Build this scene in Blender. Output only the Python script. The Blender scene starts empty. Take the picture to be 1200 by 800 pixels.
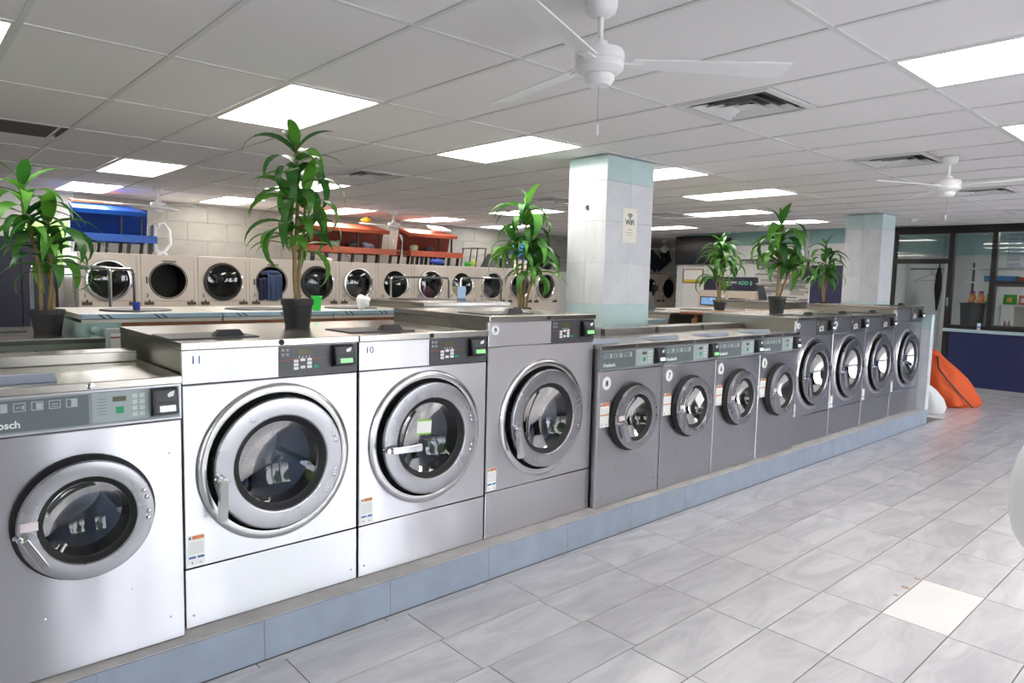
import bpy, bmesh, math, random
from mathutils import Vector, Matrix
random.seed(7)
PI = math.pi
sc = bpy.context.scene
C = sc.collection

# ------------------------------------------------------------------ camera
RIGHT = Vector((0.7420577647818457, -0.6699093399505696, 0.023911293857991185))
UP = Vector((0.042163406275122675, 0.08224490941137107, 0.9957198511866651))
FWD = Vector((0.6690086104813973, 0.7378734655229904, -0.08927613331032254))
FPX = 808.47
EYE = Vector((0, 0, 1.62))
cam = bpy.data.cameras.new('camera')
cam.sensor_fit = 'HORIZONTAL'; cam.sensor_width = 36; cam.lens = FPX / 1200 * 36
cam.clip_start = 0.05; cam.clip_end = 200
cob = bpy.data.objects.new('camera', cam); C.objects.link(cob)
m = Matrix.Identity(4)
for i in range(3):
    m[i][0] = RIGHT[i]; m[i][1] = UP[i]; m[i][2] = -FWD[i]; m[i][3] = EYE[i]
cob.matrix_world = m
sc.camera = cob

def P(x, y, ax, val):
    """pixel of the photograph -> point on the plane axis = val"""
    d = RIGHT * ((x - 600) / FPX) + UP * (-(y - 400) / FPX) + FWD
    t = (val - EYE[ax]) / d[ax]
    return EYE + d * t

# ------------------------------------------------------------------ world, exposure
w = bpy.data.worlds.new('world'); sc.world = w; w.use_nodes = True
bg = w.node_tree.nodes['Background']
bg.inputs[0].default_value = (0.95, 0.965, 1.0, 1); bg.inputs[1].default_value = 4.4
sc.view_settings.view_transform = 'Standard'; sc.view_settings.look = 'None'
sc.view_settings.gamma = 1; sc.view_settings.use_curve_mapping = False
sc.view_settings.exposure = 1.3
LAMP = 5.2

ZC = 2.671          # ceiling height
U0, DU = 1.6926, 0.6096
V0, DV = 2.5257, 1.2192
YB, XR = 11.4, 12.9  # back wall, right wall
YF, XL = -1.9, -2.6  # front (window) wall behind the camera, left wall

# ------------------------------------------------------------------ materials
def srgb(r, g, b):
    f = lambda c: (c / 12.92 if c <= 0.04045 else ((c + 0.055) / 1.055) ** 2.4)
    return (f(r / 255), f(g / 255), f(b / 255), 1)
MATS = {}
def mat(name, col, rough=0.5, metal=0.0, emit=None, es=0.0, var=0.0, vscale=8.0, bump=0.0, bscale=40.0, stretch=None, spec=0.5, coat=0.0):
    if name in MATS: return MATS[name]
    M = bpy.data.materials.new(name); M.use_nodes = True
    nt = M.node_tree; b = nt.nodes['Principled BSDF']
    b.inputs['Base Color'].default_value = col; b.inputs['Roughness'].default_value = rough
    b.inputs['Metallic'].default_value = metal; b.inputs['Specular IOR Level'].default_value = spec
    b.inputs['Coat Weight'].default_value = coat
    if emit: b.inputs['Emission Color'].default_value = emit; b.inputs['Emission Strength'].default_value = es
    if var or bump:
        tc = nt.nodes.new('ShaderNodeTexCoord'); mp = nt.nodes.new('ShaderNodeMapping')
        nt.links.new(tc.outputs['Object'], mp.inputs[0])
        if stretch: mp.inputs['Scale'].default_value = stretch
    if var:
        n = nt.nodes.new('ShaderNodeTexNoise'); n.inputs['Scale'].default_value = vscale; n.inputs['Detail'].default_value = 4
        nt.links.new(mp.outputs[0], n.inputs['Vector'])
        r = nt.nodes.new('ShaderNodeMapRange'); r.inputs[1].default_value = 0.3; r.inputs[2].default_value = 0.7
        r.inputs[3].default_value = 1 - var; r.inputs[4].default_value = 1 + var
        nt.links.new(n.outputs['Fac'], r.inputs[0])
        mx = nt.nodes.new('ShaderNodeMix'); mx.data_type = 'RGBA'; mx.blend_type = 'MULTIPLY'; mx.inputs[0].default_value = 1
        mx.inputs[6].default_value = col; nt.links.new(r.outputs[0], mx.inputs[7])
        nt.links.new(mx.outputs[2], b.inputs['Base Color'])
    if bump:
        n2 = nt.nodes.new('ShaderNodeTexNoise'); n2.inputs['Scale'].default_value = bscale; n2.inputs['Detail'].default_value = 2
        nt.links.new(mp.outputs[0], n2.inputs['Vector'])
        bp = nt.nodes.new('ShaderNodeBump'); bp.inputs['Strength'].default_value = 1; bp.inputs['Distance'].default_value = bump
        nt.links.new(n2.outputs['Fac'], bp.inputs['Height']); nt.links.new(bp.outputs[0], b.inputs['Normal'])
    MATS[name] = M
    return M

def steel(name, col, rough, wave=0.002, brush=0.00006, aniso=0.0):
    M = mat(name, col, rough, 1.0)
    nt = M.node_tree; b = nt.nodes['Principled BSDF']
    tc = nt.nodes.new('ShaderNodeTexCoord'); oi = nt.nodes.new('ShaderNodeObjectInfo')
    add = nt.nodes.new('ShaderNodeVectorMath'); add.operation = 'ADD'
    sc_ = nt.nodes.new('ShaderNodeVectorMath'); sc_.operation = 'SCALE'; sc_.inputs['Scale'].default_value = 30
    nt.links.new(oi.outputs['Random'], sc_.inputs[0])
    nt.links.new(tc.outputs['Object'], add.inputs[0]); nt.links.new(sc_.outputs[0], add.inputs[1])
    mp = nt.nodes.new('ShaderNodeMapping'); mp.inputs['Scale'].default_value = (1, 1, 0.45); nt.links.new(add.outputs[0], mp.inputs[0])
    n = nt.nodes.new('ShaderNodeTexNoise'); n.inputs['Scale'].default_value = 3.2; n.inputs['Detail'].default_value = 1
    nt.links.new(mp.outputs[0], n.inputs['Vector'])
    b1 = nt.nodes.new('ShaderNodeBump'); b1.inputs['Strength'].default_value = 1; b1.inputs['Distance'].default_value = wave
    nt.links.new(n.outputs['Fac'], b1.inputs['Height'])
    mp2 = nt.nodes.new('ShaderNodeMapping'); mp2.inputs['Scale'].default_value = (260, 260, 3); nt.links.new(add.outputs[0], mp2.inputs[0])
    n2 = nt.nodes.new('ShaderNodeTexNoise'); n2.inputs['Scale'].default_value = 1; n2.inputs['Detail'].default_value = 2
    nt.links.new(mp2.outputs[0], n2.inputs['Vector'])
    b2 = nt.nodes.new('ShaderNodeBump'); b2.inputs['Strength'].default_value = 1; b2.inputs['Distance'].default_value = brush
    nt.links.new(n2.outputs['Fac'], b2.inputs['Height']); nt.links.new(b1.outputs[0], b2.inputs['Normal'])
    nt.links.new(b2.outputs[0], b.inputs['Normal'])
    # faint smudges change the gloss
    n3 = nt.nodes.new('ShaderNodeTexNoise'); n3.inputs['Scale'].default_value = 5; n3.inputs['Detail'].default_value = 5
    nt.links.new(add.outputs[0], n3.inputs['Vector'])
    r = nt.nodes.new('ShaderNodeMapRange'); r.inputs[3].default_value = rough * 0.75; r.inputs[4].default_value = rough * 1.3
    nt.links.new(n3.outputs['Fac'], r.inputs[0]); nt.links.new(r.outputs[0], b.inputs['Roughness'])
    return M

def thin_glass(name, tint=(0.9, 0.95, 0.95, 1), gloss=0.02, ior=1.5):
    M = bpy.data.materials.new(name); M.use_nodes = True; nt = M.node_tree
    nt.nodes.clear()
    o = nt.nodes.new('ShaderNodeOutputMaterial'); mx = nt.nodes.new('ShaderNodeMixShader')
    t = nt.nodes.new('ShaderNodeBsdfTransparent'); t.inputs[0].default_value = tint
    g = nt.nodes.new('ShaderNodeBsdfGlossy'); g.inputs['Roughness'].default_value = gloss
    f = nt.nodes.new('ShaderNodeFresnel'); f.inputs[0].default_value = ior
    nt.links.new(f.outputs[0], mx.inputs[0]); nt.links.new(t.outputs[0], mx.inputs[1]); nt.links.new(g.outputs[0], mx.inputs[2])
    nt.links.new(mx.outputs[0], o.inputs[0])
    MATS[name] = M
    return M

S_FRONT = steel('brushed_steel_front', srgb(213, 213, 220), 0.36, 0.010)
_b = S_FRONT.node_tree.nodes['Principled BSDF']; _b.inputs['Anisotropic'].default_value = 0.9; _b.inputs['Anisotropic Rotation'].default_value = 0.25
_t = S_FRONT.node_tree.nodes.new('ShaderNodeTangent'); _t.direction_type = 'RADIAL'; _t.axis = 'Z'
S_FRONT.node_tree.links.new(_t.outputs[0], _b.inputs['Tangent'])
S_LID = steel('brushed_steel_lid', srgb(176, 172, 166), 0.24, 0.0008)
S_SIDE = steel('brushed_steel_side', srgb(168, 165, 156), 0.3, 0.001)
S_DOOR = steel('polished_steel_door', srgb(176, 176, 182), 0.27, 0.0003)
S_RING = steel('polished_steel_ring', srgb(214, 214, 216), 0.2, 0.0003)
CHROME = mat('chrome', srgb(192, 192, 196), 0.12, 1.0)
DRUM = mat('drum_steel', srgb(178, 184, 198), 0.45, 1.0)
BLACK = mat('black_plastic', srgb(26, 27, 31), 0.4)
RUBBER = mat('black_rubber', srgb(22, 23, 26), 0.6)
DARKGREY = mat('dark_grey_plastic', srgb(62, 63, 68), 0.45)
CTRL = mat('control_face_charcoal', srgb(70, 70, 76), 0.35)
FASCIA = mat('fascia_grey_green', srgb(98, 108, 112), 0.4)
FASCIA2 = mat('keypad_grey', srgb(160, 172, 174), 0.4)
WHITE = mat('white_plastic', srgb(232, 233, 235), 0.4)
PAPER = mat('paper_white', srgb(238, 238, 236), 0.7)
ORANGE = mat('sticker_orange', srgb(214, 130, 85), 0.6)
STBLUE = mat('sticker_blue', srgb(40, 105, 170), 0.6)
RED = mat('red_line', srgb(170, 60, 60), 0.5)
GREEN = mat('green_button', srgb(20, 150, 105), 0.4)
LCD = mat('lcd_green', srgb(120, 190, 120), 0.3, emit=srgb(120, 200, 120), es=0.5)
LCDW = mat('lcd_white', srgb(205, 235, 235), 0.3, emit=srgb(200, 235, 235), es=0.4)
LCDD = mat('lcd_dark', srgb(84, 80, 48), 0.3)
DOORGLASS = thin_glass('door_glass', (0.80, 0.84, 0.88, 1), 0.03, 1.5)
WINGLASS = thin_glass('window_glass', (0.96, 0.97, 0.98, 1), 0.0, 1.5)
DIFF = mat('light_diffuser', (0.9, 0.9, 0.88, 1), 0.5, emit=(1.0, 0.95, 0.87, 1), es=LAMP)
PAINT = mat('white_wall_paint', srgb(222, 222, 220), 0.6)
TEAL = mat('teal_band', srgb(176, 212, 212), 0.5)
NAVY = mat('navy_paint', srgb(38, 48, 92), 0.35, var=0.08, vscale=12)
FRAME = mat('black_metal_frame', srgb(30, 28, 31), 0.4)
CREAM = mat('dryer_cream', srgb(214, 203, 192), 0.4)
WOOD = mat('brown_wood', srgb(130, 82, 52), 0.55, var=0.3, vscale=6, stretch=(1, 8, 8))
OLDTEAL = mat('old_teal_enamel', srgb(165, 195, 192), 0.35)
OLDBLUE = mat('old_blue_enamel', srgb(150, 178, 196), 0.3)
CONC = mat('worn_concrete', srgb(186, 182, 180), 0.7, var=0.12, vscale=9)
BLUEPAINT = mat('plinth_blue_paint', srgb(146, 156, 172), 0.5, var=0.08, vscale=7)
GROUT = mat('grout_grey', srgb(120, 117, 116), 0.9)
CTILE = mat('ceiling_tile', srgb(238, 236, 239), 0.9, var=0.03, vscale=180, bump=0.0008, bscale=240)
GRIDM = mat('ceiling_grid', srgb(222, 222, 224), 0.5)
FANW = mat('fan_white', srgb(240, 241, 243), 0.35)
WALLT = mat('grey_wall_tile', srgb(152, 150, 144), 0.35, var=0.1, vscale=5)
POT = mat('pot_black', srgb(44, 44, 47), 0.55)
SOIL = mat('soil', srgb(50, 36, 26), 0.95)
CANE = mat('cane', srgb(140, 120, 82), 0.7, var=0.25, vscale=18)
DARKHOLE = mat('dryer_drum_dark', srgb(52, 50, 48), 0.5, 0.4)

def leaf_mat(name, a, b):
    M = mat(name, a, 0.42)
    nt = M.node_tree; bs = nt.nodes['Principled BSDF']
    oi = nt.nodes.new('ShaderNodeObjectInfo'); mx = nt.nodes.new('ShaderNodeMix'); mx.data_type = 'RGBA'
    mx.inputs[6].default_value = a; mx.inputs[7].default_value = b
    nt.links.new(oi.outputs['Random'], mx.inputs[0]); nt.links.new(mx.outputs[2], bs.inputs['Base Color'])
    tr = nt.nodes.new('ShaderNodeBsdfTranslucent'); ms = nt.nodes.new('ShaderNodeMixShader'); ms.inputs[0].default_value = 0.25
    nt.links.new(mx.outputs[2], tr.inputs[0]); nt.links.new(bs.outputs[0], ms.inputs[1]); nt.links.new(tr.outputs[0], ms.inputs[2])
    nt.links.new(ms.outputs[0], nt.nodes['Material Output'].inputs[0])
    return M
LEAF = leaf_mat('leaf_green', srgb(34, 92, 40), srgb(96, 158, 52))

def marble(name, base, dark, vein_scale=2.2, rough=0.22, amount=1.0):
    M = mat(name, base, rough)
    nt = M.node_tree; b = nt.nodes['Principled BSDF']
    tc = nt.nodes.new('ShaderNodeTexCoord'); oi = nt.nodes.new('ShaderNodeObjectInfo')
    s = nt.nodes.new('ShaderNodeVectorMath'); s.operation = 'SCALE'; s.inputs['Scale'].default_value = 60
    nt.links.new(oi.outputs['Random'], s.inputs[0])
    a = nt.nodes.new('ShaderNodeVectorMath'); nt.links.new(tc.outputs['Object'], a.inputs[0]); nt.links.new(s.outputs[0], a.inputs[1])
    mp = nt.nodes.new('ShaderNodeMapping'); mp.inputs['Rotation'].default_value = (0, 0, 0.35); mp.inputs['Scale'].default_value = (1, 3.2, 1)
    nt.links.new(a.outputs[0], mp.inputs[0])
    n = nt.nodes.new('ShaderNodeTexNoise'); n.inputs['Scale'].default_value = vein_scale; n.inputs['Detail'].default_value = 7
    n.inputs['Roughness'].default_value = 0.62; n.inputs['Distortion'].default_value = 1.4
    nt.links.new(mp.outputs[0], n.inputs['Vector'])
    cr = nt.nodes.new('ShaderNodeValToRGB')
    cr.color_ramp.elements[0].position = 0.36; cr.color_ramp.elements[0].color = dark
    cr.color_ramp.elements[1].position = 0.60; cr.color_ramp.elements[1].color = base
    nt.links.new(n.outputs['Fac'], cr.inputs[0])
    # each tile a touch different
    r = nt.nodes.new('ShaderNodeMapRange'); r.inputs[3].default_value = 0.93; r.inputs[4].default_value = 1.05
    nt.links.new(oi.outputs['Random'], r.inputs[0])
    mx = nt.nodes.new('ShaderNodeMix'); mx.data_type = 'RGBA'; mx.blend_type = 'MULTIPLY'; mx.inputs[0].default_value = amount
    nt.links.new(cr.outputs[0], mx.inputs[6]); nt.links.new(r.outputs[0], mx.inputs[7]); nt.links.new(mx.outputs[2], b.inputs['Base Color'])
    return M
FLOORM = marble('grey_marble_floor_tile', srgb(216, 214, 218), srgb(196, 194, 200), 1.5)
WTILE = mat('white_replacement_tile', srgb(238, 235, 234), 0.25, var=0.03, vscale=5)
COLT = marble('white_column_tile', srgb(226, 228, 234), srgb(214, 217, 224), 1.6, 0.16, .5)
COLTEAL = marble('teal_column_tile', srgb(206, 228, 230), srgb(196, 222, 225), 1.6, 0.16)

# ------------------------------------------------------------------ mesh helpers
class MB:
    def __init__(s): s.v = []; s.f = []; s.mi = []; s.cur = 0
    def add(s, vs, fs):
        o = len(s.v); s.v += [tuple(p) for p in vs]
        for f in fs: s.f.append([i + o for i in f]); s.mi.append(s.cur)
        return s
    def m(s, i): s.cur = i; return s
    def box(s, x0, y0, z0, x1, y1, z1, faces='all'):
        vs = [(x0,y0,z0),(x1,y0,z0),(x1,y1,z0),(x0,y1,z0),(x0,y0,z1),(x1,y0,z1),(x1,y1,z1),(x0,y1,z1)]
        fs = {'b':(0,3,2,1),'t':(4,5,6,7),'f':(0,1,5,4),'r':(1,2,6,5),'k':(2,3,7,6),'l':(3,0,4,7)}
        return s.add(vs, [fs[k] for k in ('btfrkl' if faces == 'all' else faces)])
    def hexa(s, lo, hi):
        """lo, hi: four corners each, counter-clockwise"""
        vs = list(lo) + list(hi)
        return s.add(vs, [(3,2,1,0),(4,5,6,7),(0,1,5,4),(1,2,6,5),(2,3,7,6),(3,0,4,7)])
    def lathe(s, prof, n=32, axis='z', c=(0,0,0), closed=False, a0=0, a1=2*PI):
        """prof: list of (r, h)"""
        vs = []; full = abs(a1 - a0 - 2*PI) < 1e-6; k = n if full else n + 1
        for r, h in prof:
            for i in range(k):
                a = a0 + (a1 - a0) * i / n; x, y = r*math.cos(a), r*math.sin(a)
                p = (x,y,h) if axis == 'z' else ((x,h,y) if axis == 'y' else (h,x,y))
                vs.append((p[0]+c[0], p[1]+c[1], p[2]+c[2]))
        fs = []; L = len(prof)
        for j in range(L if closed else L-1):
            jn = (j+1) % L
            for i in range(n):
                i2 = (i+1) % k
                q = (j*k+i, j*k+i2, jn*k+i2, jn*k+i)
                fs.append(q if axis != 'y' else q[::-1])
        return s.add(vs, fs)
    def disc(s, r, n, axis, c, flip=False):
        vs = []
        for i in range(n):
            a = 2*PI*i/n; x, y = r*math.cos(a), r*math.sin(a)
            p = (x,y,0) if axis == 'z' else ((x,0,y) if axis == 'y' else (0,x,y))
            vs.append((p[0]+c[0], p[1]+c[1], p[2]+c[2]))
        f = list(range(n))
        return s.add(vs, [f[::-1] if flip else f])
    def cyl(s, p0, p1, r, n=10, r2=None):
        return s.tube([p0, p1], [r, r if r2 is None else r2], n)
    def tube(s, pts, r, n=8, cap=True):
        pts = [Vector(p) for p in pts]; L = len(pts)
        rs = r if isinstance(r, (list, tuple)) else [r]*L
        vs = []; ref = None
        for i, p in enumerate(pts):
            t = (pts[min(i+1, L-1)] - pts[max(i-1, 0)]).normalized()
            if ref is None: ref = Vector((0,0,1)) if abs(t.z) < 0.9 else Vector((1,0,0))
            u = t.cross(ref).normalized(); v2 = u.cross(t).normalized(); ref = v2
            for k in range(n):
                a = 2*PI*k/n; vs.append(p + (u*math.cos(a) + v2*math.sin(a))*rs[i])
        fs = []
        for i in range(L-1):
            for k in range(n):
                k2 = (k+1) % n; fs.append((i*n+k, i*n+k2, (i+1)*n+k2, (i+1)*n+k))
        if cap: fs.append(tuple(range(n))[::-1]); fs.append(tuple((L-1)*n + k for k in range(n)))
        return s.add(vs, fs)
    def strip(s, rows):
        n = len(rows[0]); vs = [p for r in rows for p in r]
        return s.add(vs, [(i*n+k, i*n+k+1, (i+1)*n+k+1, (i+1)*n+k) for i in range(len(rows)-1) for k in range(n-1)])
    def mesh(s, name, mats, smooth=False, fix=True, bevel=0.0):
        me = bpy.data.meshes.new(name); me.from_pydata(s.v, [], s.f)
        mats = mats if isinstance(mats, (list, tuple)) else [mats]
        for M in mats: me.materials.append(M)
        if len(mats) > 1: me.polygons.foreach_set('material_index', s.mi)
        bm = bmesh.new(); bm.from_mesh(me)
        if fix: bmesh.ops.recalc_face_normals(bm, faces=bm.faces)
        if bevel:
            bmesh.ops.bevel(bm, geom=bm.edges[:], offset=bevel, segments=2, affect='EDGES', profile=0.6)
        bm.to_mesh(me); bm.free()
        if smooth:
            me.polygons.foreach_set('use_smooth', [True]*len(me.polygons))
            me.set_sharp_from_angle(angle=math.radians(38))
        me.update()
        return me

def link(name, me, parent=None, loc=None, rot=None):
    o = bpy.data.objects.new(name, me); C.objects.link(o)
    if parent: o.parent = parent
    if loc is not None: o.location = loc
    if rot is not None: o.rotation_euler = rot
    return o
def build(name, mb, mats, parent=None, loc=None, rot=None, smooth=False, bevel=0.0, fix=True):
    return link(name, mb.mesh(name, mats, smooth, fix, bevel), parent, loc, rot)
CACHE = {}
def part(name, key, fn, mats, parent, loc=None, rot=None, smooth=False, bevel=0.0, fix=True):
    """shared mesh data between alike pieces"""
    if key not in CACHE: CACHE[key] = fn().mesh(name, mats, smooth, fix, bevel)
    return link(name, CACHE[key], parent, loc, rot)
def tag(o, label=None, cat=None, group=None, kind=None):
    if label: o['label'] = label
    if cat: o['category'] = cat
    if group: o['group'] = group
    if kind: o['kind'] = kind
    return o
def thing(name, label, cat, loc=(0,0,0), rotz=0.0, group=None):
    o = bpy.data.objects.new(name, None); C.objects.link(o); o.empty_display_size = 0.1
    o.location = loc; o.rotation_euler = (0, 0, rotz)
    return tag(o, label, cat, group)
def struct(name, mb, mats, **k): return tag(build(name, mb, mats, **k), kind='structure')
def plate_hole(x0, z0, x1, z1, cx, cz, r, n=64, y=0.0, t=0.02):
    """front plate in the xz plane with a round hole and turned-back edges"""
    mb = MB(); inner = []; outer = []
    angs = [2*PI*i/n for i in range(n)]
    for c in ((x1,z1),(x0,z1),(x0,z0),(x1,z0)):      # snap one sample to every corner
        a = math.atan2(c[1]-cz, c[0]-cx) % (2*PI)
        k = min(range(n), key=lambda i: abs(angs[i]-a)); angs[k] = a
    for a in angs:
        dx, dz = math.cos(a), math.sin(a)
        tx = ((x1-cx)/dx if dx > 1e-9 else ((x0-cx)/dx if dx < -1e-9 else 1e9))
        tz = ((z1-cz)/dz if dz > 1e-9 else ((z0-cz)/dz if dz < -1e-9 else 1e9))
        q = min(tx, tz)
        inner.append((cx+dx*r, y, cz+dz*r)); outer.append((cx+dx*q, y, cz+dz*q))
    e = 0.004
    def inset(p): return (min(max(p[0], x0+e), x1-e), y, min(max(p[2], z0+e), z1-e))
    vs = inner + [inset(p) for p in outer] + [(p[0], y+e, p[2]) for p in outer] + [(p[0], y+t, p[2]) for p in outer] + [(p[0], y+t, p[2]) for p in inner]
    fs = []
    for lv in range(3):
        for i in range(n):
            j = (i+1) % n; fs.append((lv*n+i, lv*n+j, (lv+1)*n+j, (lv+1)*n+i))
    for i in range(n):
        j = (i+1) % n; fs.append((i, 4*n+i, 4*n+j, j))
    return mb.add(vs, fs)
TXT = {}
def text_mesh(s, size, M, depth=0.0006, align='LEFT', bold=False):
    key = (s, size, M.name, align)
    if key in TXT: return TXT[key]
    cu = bpy.data.curves.new('lettering', 'FONT'); cu.body = s; cu.size = size; cu.extrude = depth; cu.align_x = align
    cu.resolution_u = 3
    if bold: cu.offset = size*0.02
    ob = bpy.data.objects.new('lettering', cu); C.objects.link(ob)
    bpy.context.view_layer.update()
    me = bpy.data.meshes.new_from_object(ob.evaluated_get(bpy.context.evaluated_depsgraph_get()))
    me.name = 'lettering'; me.materials.clear(); me.materials.append(M)
    bpy.data.objects.remove(ob); bpy.data.curves.remove(cu)
    TXT[key] = me
    return me
def text(name, s, size, M, parent, loc, rot=(PI/2, 0, 0), align='LEFT', bold=False):
    return link(name, text_mesh(s, size, M, align=align, bold=bold), parent, loc, rot)

# ================================================================== STRUCTURE
Y0F = .905 - 5*.2975
# ---- floor: slab with every visible tile its own piece
floor = struct('floor', MB().box(XL, YF, -0.12, 15.6, YB+0.2, -0.004), GROUT)
build('floor_field', MB().box(XL, YF, -.02, 12.88, Y0F, -.0005).box(13.05, YF, -.02, 15.45, 4.48, -.0005), FLOORM, floor)
TW, TD = 0.6145, 0.2975
def tile_mesh(wd, dp): return MB().box(-wd/2, -dp/2, -0.02, wd/2, dp/2, 0.0)
X0T, Y0T = 2.405, 0.905
def row_shift(k): return [0.0, 0.012, -0.018, 0.02, -0.012, 0.01, 0.022, -0.01][k % 8]
for k in range(-5, 13):
    y0 = Y0T + k*TD; yc = y0 + TD/2
    if k >= 6 and k > 11: continue
    for j in range(-6, 18):
        x0 = X0T + j*TW + row_shift(k); xc = x0 + TW/2
        if x0 + TW > XR - 0.02: continue
        if k >= 6 and x0 < 9.31: continue
        if x0 < -1.2: continue
        if k == 0 and j == 2:
            part('floor_tile', 'ft_white', lambda: tile_mesh(TW-0.006, TD-0.006), WTILE, floor, (xc, yc, 0))['label'] = 'newer white replacement tile'
            continue
        part('floor_tile', 'ft', lambda: tile_mesh(TW-0.0055, TD-0.0055), FLOORM, floor, (xc, yc, 0), (0, 0, PI if random.random() < .5 else 0))
for j in range(-4, 12):                                   # the cut strip along the plinth
    part('floor_tile', 'ft_strip', lambda: MB().box(-TW/2+.003, -0.017, -0.02, TW/2-.003, 0.017, 0.0), FLOORM, floor, (X0T + j*TW + TW/2 - 0.1, Y0T + 6*TD + 0.0165, 0))
for px_, py_, r in ((1075, 678, .02), (1061, 688, .022), (1050, 697, .014)):  # chips beside the white tile
    p = P(px_, py_, 2, 0)
    part('tile_chip', ('chip', r), lambda: MB().lathe([(0.0001, 0.0025), (r*.6, 0.0022), (r, 0.0)], 7, 'z'), mat('chip_brown', srgb(176, 150, 128), .8), floor, (p.x, p.y, 0.0005))

# ---- ceiling: slab, grid bars, tiles
LIGHTS = {}   # (i, j) -> label ; cells of the grid
def cell(i, j): return (U0 + i*DU, V0 + j*DV)
light_cells = [
    (-3, 1, 'bright ceiling light panel cut by the left frame edge'),
    (0, 1, 'large bright ceiling light panel right above the potted plant on washer 11'),
    (3, 1, 'bright ceiling light panel just left of the tiled column carrying the wifi notice'),
    (6, 1, 'ceiling light panel mostly hidden behind the tiled column carrying the wifi notice'),
    (9, 1, 'ceiling light panel right of the near column, largest of that far cluster'),
    (12, 2, 'long narrow ceiling light panel second beyond the near column on the right'),
    (15, 2, 'ceiling light panel above the plant in front of the stone wall'),
    (3, -2, 'large bright ceiling light panel at the upper right edge'),
    (6, -2, 'ceiling light panel peeking in at the right edge above the far fan'),
    (0, 4, 'ceiling light panel above the blue benches, nearer one of two'),
    (9, 4, 'ceiling light panel left of the plant beside the near column'),
    (15, 4, 'ceiling light panel above the wall television'),
    (0, 6, 'ceiling light panel directly over the blue benches'),
    (3, 6, 'ceiling light panel over the grey tiled wall right of the first wall fan'),
    (6, 6, 'ceiling light panel over the left red bench'),
    (9, 6, 'ceiling light panel over the right red bench'),
    (12, 6, 'ceiling light panel over the bright blue bundle on the dryers'),
    (3, 4, 'ceiling light panel behind the plant on washer 11, partly covered by leaves'),
]
lc = {(i, j): l for i, j, l in light_cells}
vent_cells = [  # x0, y0, label
    (3.53, 1.91, 'square louvred ceiling vent nearest the camera beside the near fan'),
    (5.97, 1.91, 'square louvred ceiling vent next to the far ceiling fan on the right'),
    (8.42, 1.91, 'small louvred ceiling vent right of the far ceiling fan'),
    (10.86, 1.91, 'narrow sliver of ceiling vent at the right edge above the office window'),
    (3.53, 6.19, 'ceiling vent above the left red bench right of the washer 11 plant'),
    (6.28, 6.19, 'ceiling vent left of the near column by the plant tips'),
    (8.72, 6.19, 'ceiling vent just right of the near column'),
    (11.15, 6.19, 'ceiling vent above the wall television'),
    (0.43, 6.19, 'dark ceiling vent at the left frame edge'),
]
def vent_cell(i, j):
    x, y = cell(i, j)
    for vx, vy, _ in vent_cells:
        if abs(vx - x) < 0.3 and y - 0.1 < vy + 0.3 < y + DV + 0.1: return True
    return False
ceiling = struct('ceiling', MB().box(XL, YF, ZC+0.10, 15.6, YB+0.2, ZC+0.2), PAINT)
i_lo, i_hi, j_lo, j_hi = -7, 22, -4, 8
XHI = U0 + i_hi*DU
full_t = lambda: MB().box(-DU/2+.013, -DV/2+.013, 0, DU/2-.013, DV/2-.013, 0.02)
for i in range(i_lo, i_hi):
    for j in range(j_lo, j_hi):
        x, y = cell(i, j)
        if (i, j) in lc: continue
        vis = i >= -4 and y > 0.0 and y/max(x+1.0, .3) > 0.02
        if x + DU > XR - .05 and y < 8.6: continue
        if vent_cell(i, j):
            half = min((v for v in vent_cells if abs(v[0]-x) < .3 and y-.1 < v[1]+.3 < y+DV+.1), key=lambda v: 0)
            low = half[1] > y + 0.3                # vent fills the far half, tile fills the near half
            part('ceiling_tile', 'ct_half', lambda: MB().box(-DU/2+.013, -DV/4+.013, 0, DU/2-.013, DV/4-.013, 0.02), CTILE, ceiling, (x+DU/2, y + (DV/4 if low else 3*DV/4), ZC+.006))
            continue
        if not vis and (i < -3 or y < -1.3): pass
        part('ceiling_tile', 'ct', full_t, CTILE, ceiling, (x+DU/2, y+DV/2, ZC+.006 + random.uniform(-.001, .002)))
for i in range(i_lo, i_hi+1):
    x = U0 + i*DU
    part('grid_bar', 'gb_v', lambda: MB().box(-.012, YF-.001, 0, .012, YB, 0.008), GRIDM, ceiling, (x, 0, ZC))
for j in range(j_lo, j_hi+1):
    y = V0 + j*DV
    if YF < y < YB: part('grid_bar', 'gb_u', lambda: MB().box(XL, -.012, 0.0005, 15.4, .012, 0.0075), GRIDM, ceiling, (0, y, ZC))

# ---- back wall with grey tiles
wall_back = struct('wall_back', MB().box(1.98, YB, 0, 15.5, YB+.15, ZC+.1).box(XL, YB, 0, 1.98, YB+.15, 1.5).box(XL, YB, 2.3, 1.98, YB+.15, ZC+.1).box(XL, YB, 1.5, 1.3, YB+.15, 2.3), PAINT)
for r in range(3):
    for c in range(22):
        x0 = 1.99 + c*0.6 - (0.3 if r % 2 else 0)
        if x0 < 1.98 or x0 > 14.7: continue
        part('wall_tile', 'wt', lambda: MB().box(0.003, -0.012, 0.003, .597, 0, .277), WALLT, wall_back, (x0, YB, 1.83 + r*0.28))
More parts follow.
